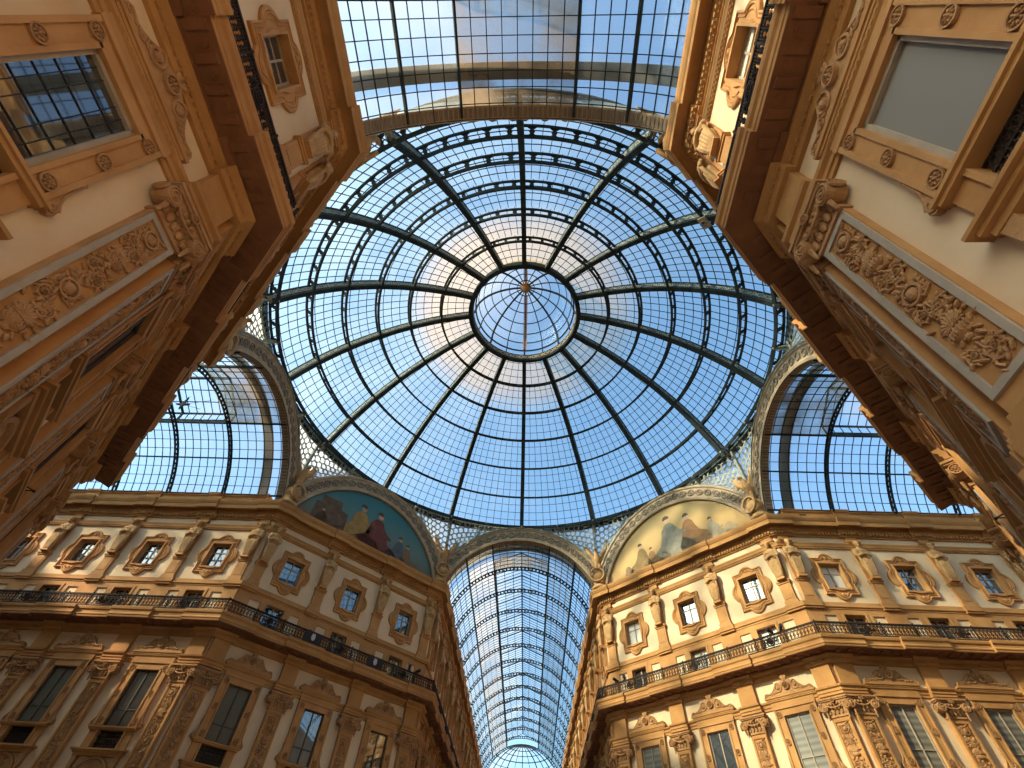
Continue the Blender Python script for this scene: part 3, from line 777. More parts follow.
# ------------------------------------------------------------------ eight great arches: archivolts, murals, spandrels
AR, AZ, AO = 7.12, 20.58, 8.45
def arch_pt(th, r): return (r*sin(th), AZ+r*cos(th))
def archivolt(half):
    mb = MB(); n = 56; tmax = radians(71.5); G = []
    for i in range(n+1):
        th = -tmax+2*tmax*i/n; o = min(AO, (half+.25)/max(1e-6, abs(sin(th)))); o = max(o, AR+.25)
        def P(t, y): x, z = arch_pt(th, AR+(o-AR)*t); return (x, y, z)
        G.append([P(0,.5),P(0,-.12),P(.10,-.16),P(.14,-.16),P(.2,-.05),P(.78,-.05),P(.84,-.16),P(.95,-.16),P(1,-.05),P(1,.1)])
    mb.grid(G); return mb
def arch_relief(half):
    mb = MB(); n = 48
    for i in range(n):
        th = radians(-68+136*(i+.5)/n); o = min(AO, (half+.25)/max(1e-6, abs(sin(th)))); r = AR+(o-AR)*.49
        s = (o-AR)*.22
        if s < .1: continue
        x, z = arch_pt(th, r)
        if i % 2: mb.ring((x, z), s*.6, s, -.12, -.04, 12); mb.ell((x, -.06, z), (s*.35, .05, s*.35), 8, 5)
        else:
            for q in range(4): leaf(mb, (x, z), s*1.1, s*.4, q*pi/2+th, -.06, .05)
    m2 = MB()
    for i in range(72):      # coffers in the soffit
        th = radians(-70+140*(i+.5)/72); a = radians(.72)
        for (y0, y1) in ((.0, .42),):
            vs = [(*arch_pt(th+sg*a, AR-.03)[:1], y, arch_pt(th+sg*a, AR-.03)[1]) for sg, y in ((-1,y0),(1,y0),(1,y1),(-1,y1))]
            m2.add(vs, [(0,1,2,3)])
    mb.add(m2.v, m2.f); return mb
AVm = {}
for half in (CA, DL/2):
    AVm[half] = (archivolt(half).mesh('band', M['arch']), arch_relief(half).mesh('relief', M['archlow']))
arch_lab = {0:'grey ornamented arch over the right glass vault', 45:'grey ornamented arch around the golden mural', 90:'grey ornamented arch over the far glass vault', 135:'grey ornamented arch around the teal mural',
            180:'grey ornamented arch over the left glass vault', 225:'grey ornamented arch above near left diagonal front', 270:'ornamented arch band beneath the top glass vault', 315:'grey ornamented arch above near right diagonal front'}
for k in range(8):
    a = k*45; half = CA if k % 2 == 0 else DL/2
    dist = 17.62 if k % 2 == 0 else (CA+CB)/sqrt(2)-.12
    t = thing('ornamented_arch', arch_lab[a], 'arch', (dist*cos(radians(a)), dist*sin(radians(a)), 0), radians(a)-pi/2, 'great arches around the octagon')
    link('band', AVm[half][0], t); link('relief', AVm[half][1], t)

# murals: generic painted lunettes
def mural_mat(name, top, low, ground):
    m, nt, out = new_mat(name)
    b = N(nt, 'ShaderNodeBsdfPrincipled'); b.inputs['Roughness'].default_value = .8
    tc = N(nt, 'ShaderNodeTexCoord'); no = N(nt, 'ShaderNodeTexNoise'); no.inputs['Scale'].default_value = .55; no.inputs['Detail'].default_value = 7
    nt.links.new(tc.outputs['Object'], no.inputs['Vector'])
    sp = N(nt, 'ShaderNodeSeparateXYZ'); nt.links.new(tc.outputs['Object'], sp.inputs[0])
    mul = N(nt, 'ShaderNodeMath', operation='MULTIPLY_ADD'); mul.inputs[1].default_value = 2.2
    nt.links.new(no.outputs['Fac'], mul.inputs[0]); nt.links.new(sp.outputs['Z'], mul.inputs[2])
    mr = N(nt, 'ShaderNodeMapRange'); mr.inputs[1].default_value = 1.0; mr.inputs[2].default_value = 5.2
    nt.links.new(mul.outputs[0], mr.inputs[0])
    r = N(nt, 'ShaderNodeValToRGB'); e = r.color_ramp.elements
    e[0].position = .1; e[0].color = (*ground, 1); e[1].position = .95; e[1].color = (*top, 1)
    q = e.new(.42); q.color = (*low, 1)
    nt.links.new(mr.outputs[0], r.inputs['Fac']); nt.links.new(r.outputs['Color'], b.inputs['Base Color'])
    nt.links.new(b.outputs[0], out.inputs['Surface']); return m
def paint(name, c):
    return solid(name, tuple(x*.75 for x in c), tuple(min(1, x*1.2) for x in c), 2.2, .8)
def figure_poly(x, z, s, lean):
    """a generic draped seated shape"""
    if abs(lean) == 2: return [(x+px*s, z+pz*s) for px, pz in [(-.9,0),(-.9,1.05),(-.7,1.1),(-.7,1.45),(.2,1.5),(.25,1.15),(.6,1.1),(.65,0)]]
    if abs(lean) == 3: return [(x+px*s, z+pz*s) for px, pz in [(-1.25,0),(-1.15,.25),(-.8,.42),(-.5,.62),(-.38,.95),(-.33,1.25),(-.2,1.42),(-.08,1.5),(.1,1.5),(.24,1.4),(.34,1.2),(.5,1.02),(.72,.92),(.78,.82),(.56,.78),(.62,.6),(1.0,.42),(1.3,.18),(1.25,0)]]
    body = [(-.55,0),(-.62,.35),(-.42,.75),(-.34,1.15),(-.22,1.42),(-.08,1.5),(.1,1.5),(.24,1.38),(.34,1.05),(.5,.78),(.82,.6),(.98,.3),(.9,0)]
    return [(x+(px*lean)*s, z+pz*s) for px, pz in body]
def mural(key, label, mat, figs):
    f = F[key]; mid = f.at(DL/2, .02, 22.8); t = thing('lunette_mural', label, 'mural', mid, f.rot)
    mb = MB(); n = 40; tm = radians(72); pts = []
    for i in range(n+1):
        th = -tm+2*tm*i/n; x, z = arch_pt(th, AR+.12); pts.append((x, z-22.8))
    mb.prism(pts, 0, .1); obj('painted_field', mb, mat, t)
    for (x, z, s, lean, c, head) in figs:
        q = MB(); q.prism(figure_poly(x, z, s, lean), -.022, -.005)
        o = obj('painted_robe', q, c, t)
        if head: q = MB(); q.prism([(x+(.02+.13*cos(2*pi*i/14))*s, z+(1.66+.17*sin(2*pi*i/14))*s) for i in range(14)], -.026, -.005); hd = obj('painted_head', q, head, o); q = MB(); q.prism([(x+(-.02+.16*cos(pi*i/8))*s, z+(1.70+.17*sin(pi*i/8))*s) for i in range(9)], -.03, -.01); obj('painted_hair', q, hairm, o)
hairm = paint('mural_hair', (.10, .06, .035)); skin1 = paint('mural_skin_shaded', (.42, .26, .15)); skin2 = paint('mural_skin', (.50, .33, .2))
mural('FL', 'semicircular mural of robed figures under a teal sky', mural_mat('teal_mural', (.035, .15, .17), (.10, .17, .155), (.16, .10, .055)), [
    (-3.6,.0,1.9,2,paint('ruin_brown', (.13,.08,.05)),None), (-1.3,.2,1.9,3,paint('robe_gold', (.30,.18,.055)),skin1), (.35,.1,2.0,3,paint('robe_red', (.15,.045,.035)),skin1), (2.75,.1,1.35,-1,paint('robe_blue', (.09,.10,.11)),skin1),
    (3.6,.1,1.15,1,paint('robe_brown', (.18,.11,.06)),skin1), (-4.5,.05,.9,3,paint('robe_umber', (.17,.10,.05)),skin1), (4.7,.0,.6,3,paint('robe_dun', (.16,.12,.08)),None), (1.9,0,.7,3,paint('rock_grey', (.12,.11,.09)),None)])
mural('FR', 'semicircular mural of robed figures on a golden ground', mural_mat('golden_mural', (.46, .31, .13), (.48, .30, .115), (.33, .20, .085)), [
    (.0,.35,2.05,3,paint('robe_slate', (.22,.20,.155)),skin2), (1.75,.35,1.75,1,paint('robe_rust', (.26,.13,.055)),skin2), (-2.9,.2,1.4,-1,paint('robe_olive', (.21,.135,.055)),skin2),
    (-1.95,.2,1.0,1,paint('robe_tan', (.33,.18,.07)),skin2), (3.6,.3,1.1,3,paint('robe_stone', (.35,.28,.18)),skin2), (-4.4,.05,.8,3,paint('robe_sepia', (.22,.14,.075)),None), (4.9,.1,.8,3,paint('rock_pale', (.36,.27,.16)),None), (-.8,.05,.8,3,paint('rock_dun', (.28,.19,.10)),None)])
for key in ('NL', 'NR'):
    f = F[key]; mb = MB(); n = 40; tm = radians(72)
    mb.prism([(arch_pt(-tm+2*tm*i/n, AR+.12)[0], arch_pt(-tm+2*tm*i/n, AR+.12)[1]) for i in range(n+1)], .0, .1)
    o = structure('wall_lunette_'+wallnames[key], mb, M['stone'], f); o.location = f.at(DL/2, .02, 0)

# spandrels: from the arch to the dome ring
SR, SZ = 18.35, 29.55
def spandrel_surface(k, sgn):
    """k: face index (45 degrees each), sgn: side; returns fn(s, t) -> point; s 0 crown..1 corner, t 0 arch..1 ring"""
    a = radians(k*45); half = CA if k % 2 == 0 else DL/2
    dist = 17.45 if k % 2 == 0 else (CA+CB)/sqrt(2)-.1
    nn = Vector((cos(a), sin(a))); tt = Vector((-sin(a), cos(a)))
    cornerang = (atan2(CB, CA) if k % 2 == 0 else None)
    hang = (pi/2-atan2(CB, CA)) if k % 2 == 0 else (atan2(CB, CA)-pi/4)
    thm = math.asin(min(1, half/AO))
    def fn(s, t):
        th = thm*s; x, z = arch_pt(th, AO-.05)
        p = nn*dist+tt*(sgn*x); A = Vector((p.x, p.y, z))
        ph = a+sgn*hang*s
        B = Vector((SR*cos(ph), SR*sin(ph), SZ))
        bulge = sin(pi*t)*.25*s
        P = A.lerp(B, t); q = Vector((P.x, P.y, 0)).normalized()
        return P+q*bulge
    return fn
corner_labels = {0:('right vault','upper'),1:('golden mural','right'),2:('far vault',''),3:('teal mural',''),4:('left vault',''),5:('near left front',''),6:('top vault',''),7:('near right front','')}
spn = {(0,1):'between right vault arch and dome, golden mural side',(0,-1):'between right vault arch and dome, camera side',
       (1,1):'between golden mural arch and dome, far side',(1,-1):'between golden mural arch and dome, right side',
       (2,1):'between far vault arch and dome, teal mural side',(2,-1):'between far vault arch and dome, golden mural side',
       (3,1):'between teal mural arch and dome, left side',(3,-1):'between teal mural arch and dome, far side',
       (4,1):'between left vault arch and dome, camera side',(4,-1):'between left vault arch and dome, teal mural side',
       (5,1):'above near left front, top vault side',(5,-1):'above near left front, left vault side',
       (6,1):'between top vault arch and dome, right half',(6,-1):'between top vault arch and dome, left half',
       (7,1):'above near right front, right vault side',(7,-1):'above near right front, top vault side'}
for k in range(8):
    for sgn in (1, -1):
        fn = spandrel_surface(k, sgn)
        t_ = thing('spandrel_lattice', 'pierced iron spandrel '+spn[(k, sgn)], 'iron panel', (0,0,0), 0, 'spandrels under the dome')
        mb = MB(); n = 20; m = 8
        def bk(p): q = Vector((p.x, p.y, 0)).normalized(); return p+q*.14+Vector((0,0,.05))
        G = [[bk(fn(i/n, j/m)) for j in range(m+1)] for i in range(n+1)]
        mb.grid(G); obj('backing_glass', mb, M['milkglass'], t_)
        # flower lattice of rings
        mb = MB()
        def onS(px, py):   # px metres along, py metres up, measured on the corner side
            return None
        cell = .56
        # lay rings on a hexagonal grid in (arc length, height) of each strip
        S = 60
        for i in range(S):
            s = (i+.5)/S
            A = fn(s, 0); B = fn(s, 1); H = (B-A).length
            s2 = min(1, s+.01); w = (fn(s2, .5)-fn(s-.01, .5)).length/(.02 if s2 < 1 else (s2-s+.01))
        # walk along arc length at mid height
        cum = [0]
        for i in range(1, 201): cum.append(cum[-1]+(fn(i/200, .5)-fn((i-1)/200, .5)).length)
        def s_at(d):
            import bisect
            j = min(200, max(1, bisect.bisect(cum, d))); return (j-1+(d-cum[j-1])/max(1e-6, cum[j]-cum[j-1]))/200
        col = 0; d = cell/2
        while d < cum[-1]:
            s = max(.001, min(.999, s_at(d))); A = fn(s, 0); B = fn(s, 1); H = (B-A).length
            j0 = 0
            y = (cell*.5 if col % 2 else cell*.0)+.05
            while y < H-.05:
                t = y/H; p = fn(s, t)
                du = (fn(min(1, s+.005), t)-fn(max(0, s-.005), t)).normalized(); dv = (fn(s, min(1, t+.01))-fn(s, max(0, t-.01))).normalized()
                nrm = du.cross(dv).normalized(); dv = nrm.cross(du)
                if nrm.dot(Vector((p.x, p.y, 8))) > 0: nrm = -nrm
                big = ((col+int(y/cell)*1) % 3 == 0)
                r1 = cell*.56; r0 = r1*(.66 if big else .78)
                nn_ = 9; vs = []
                for q in range(nn_):
                    a = 2*pi*q/nn_; e = du*cos(a)+dv*sin(a)
                    vs += [tuple(p+e*r0), tuple(p+e*r1), tuple(p+e*r1+nrm*.04), tuple(p+e*r0+nrm*.04)]
                fs = []
                for q in range(nn_):
                    b0 = q*4; b1 = ((q+1) % nn_)*4
                    fs += [(b0+3, b0+2, b1+2, b1+3), (b0, b0+3, b1+3, b1)]
                mb.add(vs, fs); y += cell
            d += cell*.87; col += 1
        obj('lattice', mb, M['spandrel'], t_)
        mb = MB()
        for t in (0, 1):
            for i in range(24): mb.bar(fn(i/24, t), fn((i+1)/24, t), .14, .10, (0,0,1))
        mb.bar(fn(1, 0), fn(1, 1), .22, .22, (0,0,1)); mb.bar(fn(.55, 0), fn(.55, 1), .09, .12, (0,0,1))
        obj('border', mb, M['irongrey'], t_)

# ------------------------------------------------------------------ the great dome
DZ, DRI, DRO, DG = 19.5, 20.0, 20.68, 20.8
A0 = atan2(9.69, 17.5); A1 = atan2(19.45, 4.68)
NH = 6
els = [A0+(A1-A0)*i/NH for i in range(NH+1)]
def sph(R, el, az): return Vector((R*cos(el)*cos(az), R*cos(el)*sin(az), DZ+R*sin(el)))
DOME = thing('glass_dome', 'great round glass and iron dome over the octagon crossing', 'dome', (0,0,0))
# main ribs: box truss with lattice sides
mb = MB(); mc = MB(); n = 30; hw = .16
for i in range(n):
    e0 = A0-.02+(A1-A0+.02)*i/n; e1 = A0-.02+(A1-A0+.02)*(i+1)/n
    for (R, h, w) in ((DRI-.02, .07, .36), (DRO, .09, .34)):
        mb.bar(sph(R, e0, 0), sph(R, e1, 0), w, h, sph(1, (e0+e1)/2, 0)-Vector((0,0,DZ)))
    for sy in (-1, 1):
        o = Vector((0, sy*hw, 0)); up = (0, 1, 0)
        mb.bar(sph(DRI+.1, e0, 0)+o, sph(DRI+.1, e1, 0)+o, .16, .03, up); mb.bar(sph(DRO-.1, e0, 0)+o, sph(DRO-.1, e1, 0)+o, .16, .03, up)
        mc.bar(sph(DRI+.12, e0, 0)+o, sph(DRO-.12, e1, 0)+o, .07, .025, up); mc.bar(sph(DRO-.12, e0, 0)+o, sph(DRI+.12, e1, 0)+o, .07, .025, up)
        mc.bar(sph(DRI+.1, e0, 0)+o, sph(DRO-.1, e0, 0)+o, .07, .03, up)
        em = (e0+e1)/2; c = sph((DRI+DRO)/2, em, 0)+o; ax = (sph(1, em, 0)-Vector((0,0,DZ))); tx = Vector((-sin(em), 0, cos(em)))
        for q in range(8):
            a, b = 2*pi*q/8, 2*pi*(q+1)/8
            mc.bar(c+(ax*cos(a)+tx*sin(a))*.15, c+(ax*cos(b)+tx*sin(b))*.15, .05, .025, up)
ribm = mb.mesh('rib', M['iron']); latm = mc.mesh('rib_lattice', M['irongrey'])
for k in range(16):
    r = link('rib', ribm, DOME, (0,0,0), k*pi/8); link('rib_lattice', latm, r)
# hoops with pierced webs
for h in range(NH):
    el = els[h]; mb = MB(); n = 128
    dep = .70-.04*h; ro = DRI+dep
    for k in range(n):
        a, b = 2*pi*k/n, 2*pi*(k+1)/n
        up = sph(1, el, (a+b)/2)-Vector((0,0,DZ))
        mb.bar(sph(DRI, el, a), sph(DRI, el, b), .17 if h else .24, .10, up)
        mb.bar(sph(ro, el, a), sph(ro, el, b), .15, .12, up)
        mb.bar(sph(DRI+.09, el, a), sph(DRI+.09, el, b), .05, .12, up)
    nb = 80 if h < 2 else 64 if h < 4 else 48
    for k in range(nb):      # webs that flare at both chords
        a = 2*pi*(k+.5)/nb; W = 2*pi*DRI*cos(el)/nb
        rows = []
        for t, wf in ((0,.34),(.16,.26),(.32,.10),(.5,.17),(.68,.10),(.84,.26),(1,.34)):
            R = DRI+dep*t; da = wf*W/(R*cos(el))*.8
            rows.append((sph(R, el, a-da), sph(R, el, a+da)))
        off = Vector((-sin(el)*cos(a), -sin(el)*sin(a), cos(el)))*.025
        G = [[p-off, q-off, q+off, p+off, p-off] for p, q in rows]
        mb.grid(G)
    obj('hoop', mb, M['iron'], DOME)
# glazing: sixteen panes fields
mg = MB(); mbars = MB(); na = 12; ne = 36; w = pi/8
Eb = A0-.03
mg.grid([[sph(DG, Eb+(A1-Eb)*j/ne, w*i/na) for j in range(ne+1)] for i in range(na+1)])
rows_per = 4
for h in range(NH):
    cols = (10, 10, 9, 7, 6, 4)[h]; e0, e1 = (els[h] if h else Eb), els[h+1]
    for c in range(1, cols):
        az = w*c/cols
        for j in range(3):
            p, q = sph(DG-.03, e0+(e1-e0)*j/3, az), sph(DG-.03, e0+(e1-e0)*(j+1)/3, az)
            mbars.bar(p, q, .038, .05, p-Vector((0,0,DZ)))
    for r in range(1, rows_per):
        e = els[h]+(els[h+1]-els[h])*r/rows_per
        for j in range(6):
            p, q = sph(DG-.03, e, w*j/6), sph(DG-.03, e, w*(j+1)/6)
            mbars.bar(p, q, .038, .05, p-Vector((0,0,DZ)))
gm = mg.mesh('glazing', M['domeglass'], True); bm_ = mbars.mesh('glazing_bars', M['ironbar'])
for k in range(16):
    g = link('glazing', gm, DOME, (0,0,0), k*pi/8); link('glazing_bars', bm_, g)
# outer drum ring and struts from the base hoop to the arches
mb = MB()
for k in range(96):
    a, b = 2*pi*k/96, 2*pi*(k+1)/96
    mb.bar((18.5*cos(a), 18.5*sin(a), 29.4), (18.5*cos(b), 18.5*sin(b), 29.4), .2, .5, (0,0,1))
obj('drum_ring', mb, M['iron'], DOME)
mb = MB(); mb.tube([(17.5,0,29.1),(17.9,0,29.0),(18.25,0,28.75),(18.3,0,28.4)], [.06,.07,.08,.09], 6); mb.bar((17.4,0,29.2),(18.6,0,29.3), .14, .12, (0,0,1))
stm = mb.mesh('strut', M['irongrey'])
for k in range(32): link('strut', stm, DOME, (0,0,0), k*pi/16)
# lantern on the crown
LAN = link('lantern', None, DOME)
mb = MB()
LZ, LR = 38.96, 4.68
mb.grid([[(r*cos(a), r*sin(a), z) for r, z in ((LR+.35,LZ-.05),(LR,LZ-.12),(LR-.06,LZ),(LR-.06,LZ+.08),(LR+.02,LZ+.10),(LR+.02,LZ+.62),(LR-.06,LZ+.64),(LR-.06,LZ+.74),(LR+.3,LZ+.74),(LR+.35,LZ-.05))] for a in [2*pi*i/64 for i in range(65)]])
obj('lantern_ring', mb, M['iron'], LAN)
mb = MB()
for k in range(48):
    a = 2*pi*(k+.5)/48; c = Vector(((LR-.05)*cos(a), (LR-.05)*sin(a), LZ+.36)); tx = Vector((-sin(a), cos(a), 0)); ri = Vector((cos(a), sin(a), 0))
    for q in range(8):
        b0, b1 = 2*pi*q/8, 2*pi*(q+1)/8
        mb.bar(c+(tx*cos(b0)+Vector((0,0,1))*sin(b0))*.2, c+(tx*cos(b1)+Vector((0,0,1))*sin(b1))*.2, .07, .06, ri)
    mb.bar(c-tx*.3-Vector((0,0,.25)), c-tx*.3+Vector((0,0,.25)), .06, .06, ri)
obj('pierced_band', mb, M['arch'], LAN)
CR = 4.5; CZ = 40.2
mb = MB()
for k in range(16):
    a = 2*pi*k/16; P = [Vector((4.6*cos(a), 4.6*sin(a), LZ+.7)), Vector((CR*cos(a), CR*sin(a), CZ))]
    P += [Vector((CR*cos(t)*cos(a), CR*cos(t)*sin(a), CZ+CR*sin(t))) for t in [pi/2*i/9*.94 for i in range(1, 10)]]
    wd = .16 if k % 2 == 0 else .07
    for i in range(len(P)-1): mb.bar(P[i], P[i+1], wd, .12, (cos(a), sin(a), .3))
for r, z in [(CR, CZ)]+[(CR*cos(t), CZ+CR*sin(t)) for t in (.26, .5, .75, 1.0, 1.2, 1.38)]:
    for k in range(48):
        a, b = 2*pi*k/48, 2*pi*(k+1)/48
        mb.bar((r*cos(a), r*sin(a), z), (r*cos(b), r*sin(b), z), .12 if z == CZ else .06, .10, (0,0,1))
obj('cupola_frame', mb, M['iron'], LAN)
mb = MB(); mb.grid([[((CR+.08)*cos(t)*cos(a), (CR+.08)*cos(t)*sin(a), CZ+(CR+.08)*sin(t)) for t in [pi/2*i/12 for i in range(13)]] for a in [2*pi*k/48 for k in range(49)]])
mb.grid([[((CR+.08)*cos(a), (CR+.08)*sin(a), z) for z in (LZ+.74, CZ)] for a in [2*pi*k/48 for k in range(49)]])
obj('cupola_glazing', mb, M['vaultglass'], LAN, smooth=True)
mb = MB()
mb.lathe([(0,CZ+CR-.45),(.12,CZ+CR-.42),(.32,CZ+CR-.2),(.5,CZ+CR-.06),(.5,CZ+CR+.1),(.2,CZ+CR+.3),(.12,CZ+CR+1.5),(.0,CZ+CR+1.9)], 14)
obj('finial', mb, M['stone'], LAN, smooth=True)
mb = MB()   # maintenance ladder along the cupola
for sx in (-.14, .14):
    for s in (-1, 1):
        P = [Vector((sx, s*(CR-.12)*cos(t), CZ+(CR-.12)*sin(t))) for t in [pi/2*i/10 for i in range(0, 10)]]
        for i in range(len(P)-1): mb.bar(P[i], P[i+1], .05, .08, (1,0,0))
for s in (-1, 1):
    for i in range(1, 26):
        t = pi/2*i/27; mb.bar((-.14, s*(CR-.12)*cos(t), CZ+(CR-.12)*sin(t)), (.14, s*(CR-.12)*cos(t), CZ+(CR-.12)*sin(t)), .05, .05, (0,0,1))
obj('ladder', mb, M['stone'], LAN)

# ------------------------------------------------------------------ barrel vaults over the four arms
T0 = radians(66)
def vp(R, th, d): return Vector((R*sin(th), d, AZ+R*cos(th)))   # local: x across, y along the arm (0 = octagon face)
RIB0, RIBS = 4.65, 4.25
def barrel(name, label, a, nrib, apse=False):
    V = thing(name, label, 'glass roof', (17.45*cos(a), 17.45*sin(a), 0), a-pi/2)
    L = RIB0+RIBS*(nrib-1)
    # arch ribs
    for k in range(nrib):
        if k == 0:
            mb = MB(); n = 44
            for i in range(n):
                t0 = -T0+2*T0*i/n; t1 = -T0+2*T0*(i+1)/n; tm = (t0+t1)/2; up = vp(1, tm, 0)-Vector((0,0,AZ))
                for R, w, h in ((AR-.28, .14, .06), (AR+.02, .16, .06)):
                    mb.bar(vp(R, t0, 0), vp(R, t1, 0), w, h, up)
                mb.bar(vp(AR-.28, tm, 0), vp(AR+.02, tm, 0), .05, .30, (0,1,0)) if False else None
                # pierced web: solid except oval holes
                G = []
                for t in (t0, t0+(t1-t0)*.18, t0+(t1-t0)*.35): pass
                mb.bar(vp(AR-.27, t0, 0), vp(AR, t0, 0), .16, .04, (0,1,0))
            ribmesh = mb.mesh('arch_rib', M['iron'])
        link('arch_rib', ribmesh, V, (0, RIB0+RIBS*k, 0))
    # purlins
    for i, th in enumerate([radians(x) for x in (-66,-44,-22,22,44,66)]):
        mb = MB(); up = vp(1, th, 0)-Vector((0,0,AZ)); mb.bar(vp(AR, th, .2), vp(AR, th, L), .10, .20, up); obj('purlin', mb, M['iron'], V)
    # glazing, one field for every bay
    d0 = .1
    fields = {}
    for k in range(nrib):
        d1 = RIB0+RIBS*k; ln = d1-d0; top = (k == 0)
        key = (round(ln, 3), top)
        if key not in fields:
            parts = []
            for s0, s1 in ([(-66, -44), (-44, -22), (-22, 22), (22, 44), (44, 66)] if top else [(-66, -44), (-44, -22), (22, 44), (44, 66)]):
                g = MB(); b = MB(); n = max(4, int((s1-s0)/5.5))
                g.grid([[vp(AR+.06, radians(s0+(s1-s0)*i/n), y) for y in (0, ln)] for i in range(n+1)])
                for i in range(n+1):
                    th = radians(s0+(s1-s0)*i/n); b.bar(vp(AR+.02, th, 0), vp(AR+.02, th, ln), .038, .05, vp(1, th, 0)-Vector((0,0,AZ)))
                m = max(1, round(ln/.61))
                for j in range(m+1):
                    for i in range(n):
                        t0, t1 = radians(s0+(s1-s0)*i/n), radians(s0+(s1-s0)*(i+1)/n)
                        b.bar(vp(AR+.02, t0, ln*j/m), vp(AR+.02, t1, ln*j/m), .038, .05, vp(1, (t0+t1)/2, 0)-Vector((0,0,AZ)))
                parts.append((g.mesh('glazing', M['dirtyglass'] if s0 == -22 else M['hazeglass'] if s0 in (-44, 22) and apse else M['vaultglass'], True), b.mesh('glazing_bars', M['ironbar'])))
            fields[key] = parts
        for gm_, bm2 in fields[key]:
            gg = link('glazing', gm_, V, (0, d0, 0)); link('glazing_bars', bm2, gg)
        d0 = d1
    # stepped gangway that climbs over the outside of the vault
    mb = MB(); n = 40
    for i in range(n):
        t0, t1 = -T0+2*T0*i/n, -T0+2*T0*(i+1)/n; tm = (t0+t1)/2; up = vp(1, tm, 0)-Vector((0,0,AZ))
        mb.bar(vp(AR+.42, t0, 2.0), vp(AR+.42, t1, 2.0), .62, .08, up)
        for yy in (1.68, 2.32): mb.bar(vp(AR+.5, t0, yy), vp(AR+.5, t1, yy), .06, .22, up)
    obj('gangway', mb, M['gangway'], V)
    # raised ridge monitor from the first rib on
    mon = link('ridge_monitor', None, V)
    x1, z1 = AR*sin(radians(22)), AZ+AR*cos(radians(22)); y0, y1 = RIB0, L
    mb = MB()
    for s in (-1, 1):
        mb.bar((s*x1, y0, z1+.12), (s*x1, y1, z1+.12), .14, .34, (0,0,1)); mb.bar((s*x1, y0, z1+1.0), (s*x1, y1, z1+1.0), .10, .14, (0,0,1))
    mb.bar((0, y0, z1+2.1), (0, y1, z1+2.1), .14, .2, (0,0,1))
    k = 0; y = y0
    while y < y1+.01:
        for s in (-1, 1):
            mb.bar((s*x1, y, z1), (s*x1, y, z1+1.0), .08, .1, (1,0,0)); mb.bar((s*x1, y, z1+1.0), (0, y, z1+2.1), .08, .12, (0,1,0))
        y += RIBS
    obj('monitor_frame', mb, M['iron'], mon)
    g = MB(); b = MB()
    for s in (-1, 1):
        g.add([(s*x1,y0,z1+.3),(s*x1,y1,z1+.3),(s*x1,y1,z1+1.0),(s*x1,y0,z1+1.0)], [(0,1,2,3)])
        g.add([(s*x1,y0,z1+1.03),(s*x1,y1,z1+1.03),(0,y1,z1+2.15),(0,y0,z1+2.15)], [(0,1,2,3)])
        m = int((y1-y0)/.61)
        for j in range(m+1):
            y = y0+(y1-y0)*j/m
            b.bar((s*x1, y, z1+1.03), (0, y, z1+2.12), .04, .05, (0,0,1)); b.bar((s*x1, y, z1+.3), (s*x1, y, z1+1.0), .04, .05, (1,0,0))
        for q in (.33, .66): b.bar((s*x1*(1-q), y0, z1+1.03+1.1*q), (s*x1*(1-q), y1, z1+1.03+1.1*q), .05, .05, (0,0,1))
    for y in (y0, y1): g.add([(-x1,y,z1),(x1,y,z1),(x1,y,z1+1.0),(0,y,z1+2.1),(-x1,y,z1+1.0)], [(0,1,2,3,4)])
    obj('monitor_glazing', g, M['vaultglass'], mon); obj('monitor_bars', b, M['ironbar'], mon)
    if apse:
        ap = link('apse', None, V, (0, L, 0)); g = MB(); b = MB()
        def ap_pt(R, az, el): return Vector((R*cos(el)*cos(az), R*cos(el)*sin(az), AZ+R*sin(el)))
        e0 = pi/2-T0
        g.grid([[ap_pt(AR+.06, pi*i/20, e0+(pi/2-e0)*j/10) for j in range(11)] for i in range(21)])
        for i in range(0, 13):
            az = pi*i/12
            for j in range(8):
                p, q = ap_pt(AR, az, e0+(pi/2-e0)*j/8), ap_pt(AR, az, e0+(pi/2-e0)*(j+1)/8); b.bar(p, q, .12 if i % 2 == 0 else .05, .12, p-Vector((0,0,AZ)))
        for j in range(0, 7):
            el = e0+(pi/2-e0)*j/7
            for i in range(20):
                p, q = ap_pt(AR, pi*i/20, el), ap_pt(AR, pi*(i+1)/20, el); b.bar(p, q, .1 if j in (0, 3) else .05, .1, p-Vector((0,0,AZ)))
        obj('apse_glazing', g, M['vaultglass'], ap, smooth=True); obj('apse_ribs', b, M['iron'], ap)
    return V
barrel('barrel_vault', 'long glass barrel vault running away beneath the dome, far arm', pi/2, 14, True)
barrel('barrel_vault', 'glass barrel vault above left arm, beside teal mural', pi, 6)
barrel('barrel_vault', 'glass barrel vault above right arm, beside golden mural', 0, 6)
barrel('barrel_vault', 'glass grid of vault along top of picture above camera', -pi/2, 4)

# ------------------------------------------------------------------ small fittings
t = thing('star_ornament', 'dark pointed star hung on wires inside left vault', 'star', (-25.1, 1.0, 27.35), pi)
mb = MB(); pts = []
for i in range(8):
    a = pi/2+i*pi/4; r = (.80 if i == 0 else .55) if i % 2 == 0 else .15; pts.append((r*cos(a), r*sin(a)))
mb.prism(pts, -.06, .06); obj('star', mb, M['iron'], t)
mb = MB()
for p in ((-1.9, 0, .5), (1.9, 0, .5), (-1.6, 0, -.5)): mb.tube([(0,0,0), p], .015, 4)
mb.tube([(0,0,.7),(0,0,.95)], .015, 4)
obj('wires', mb, M['iron'], t)
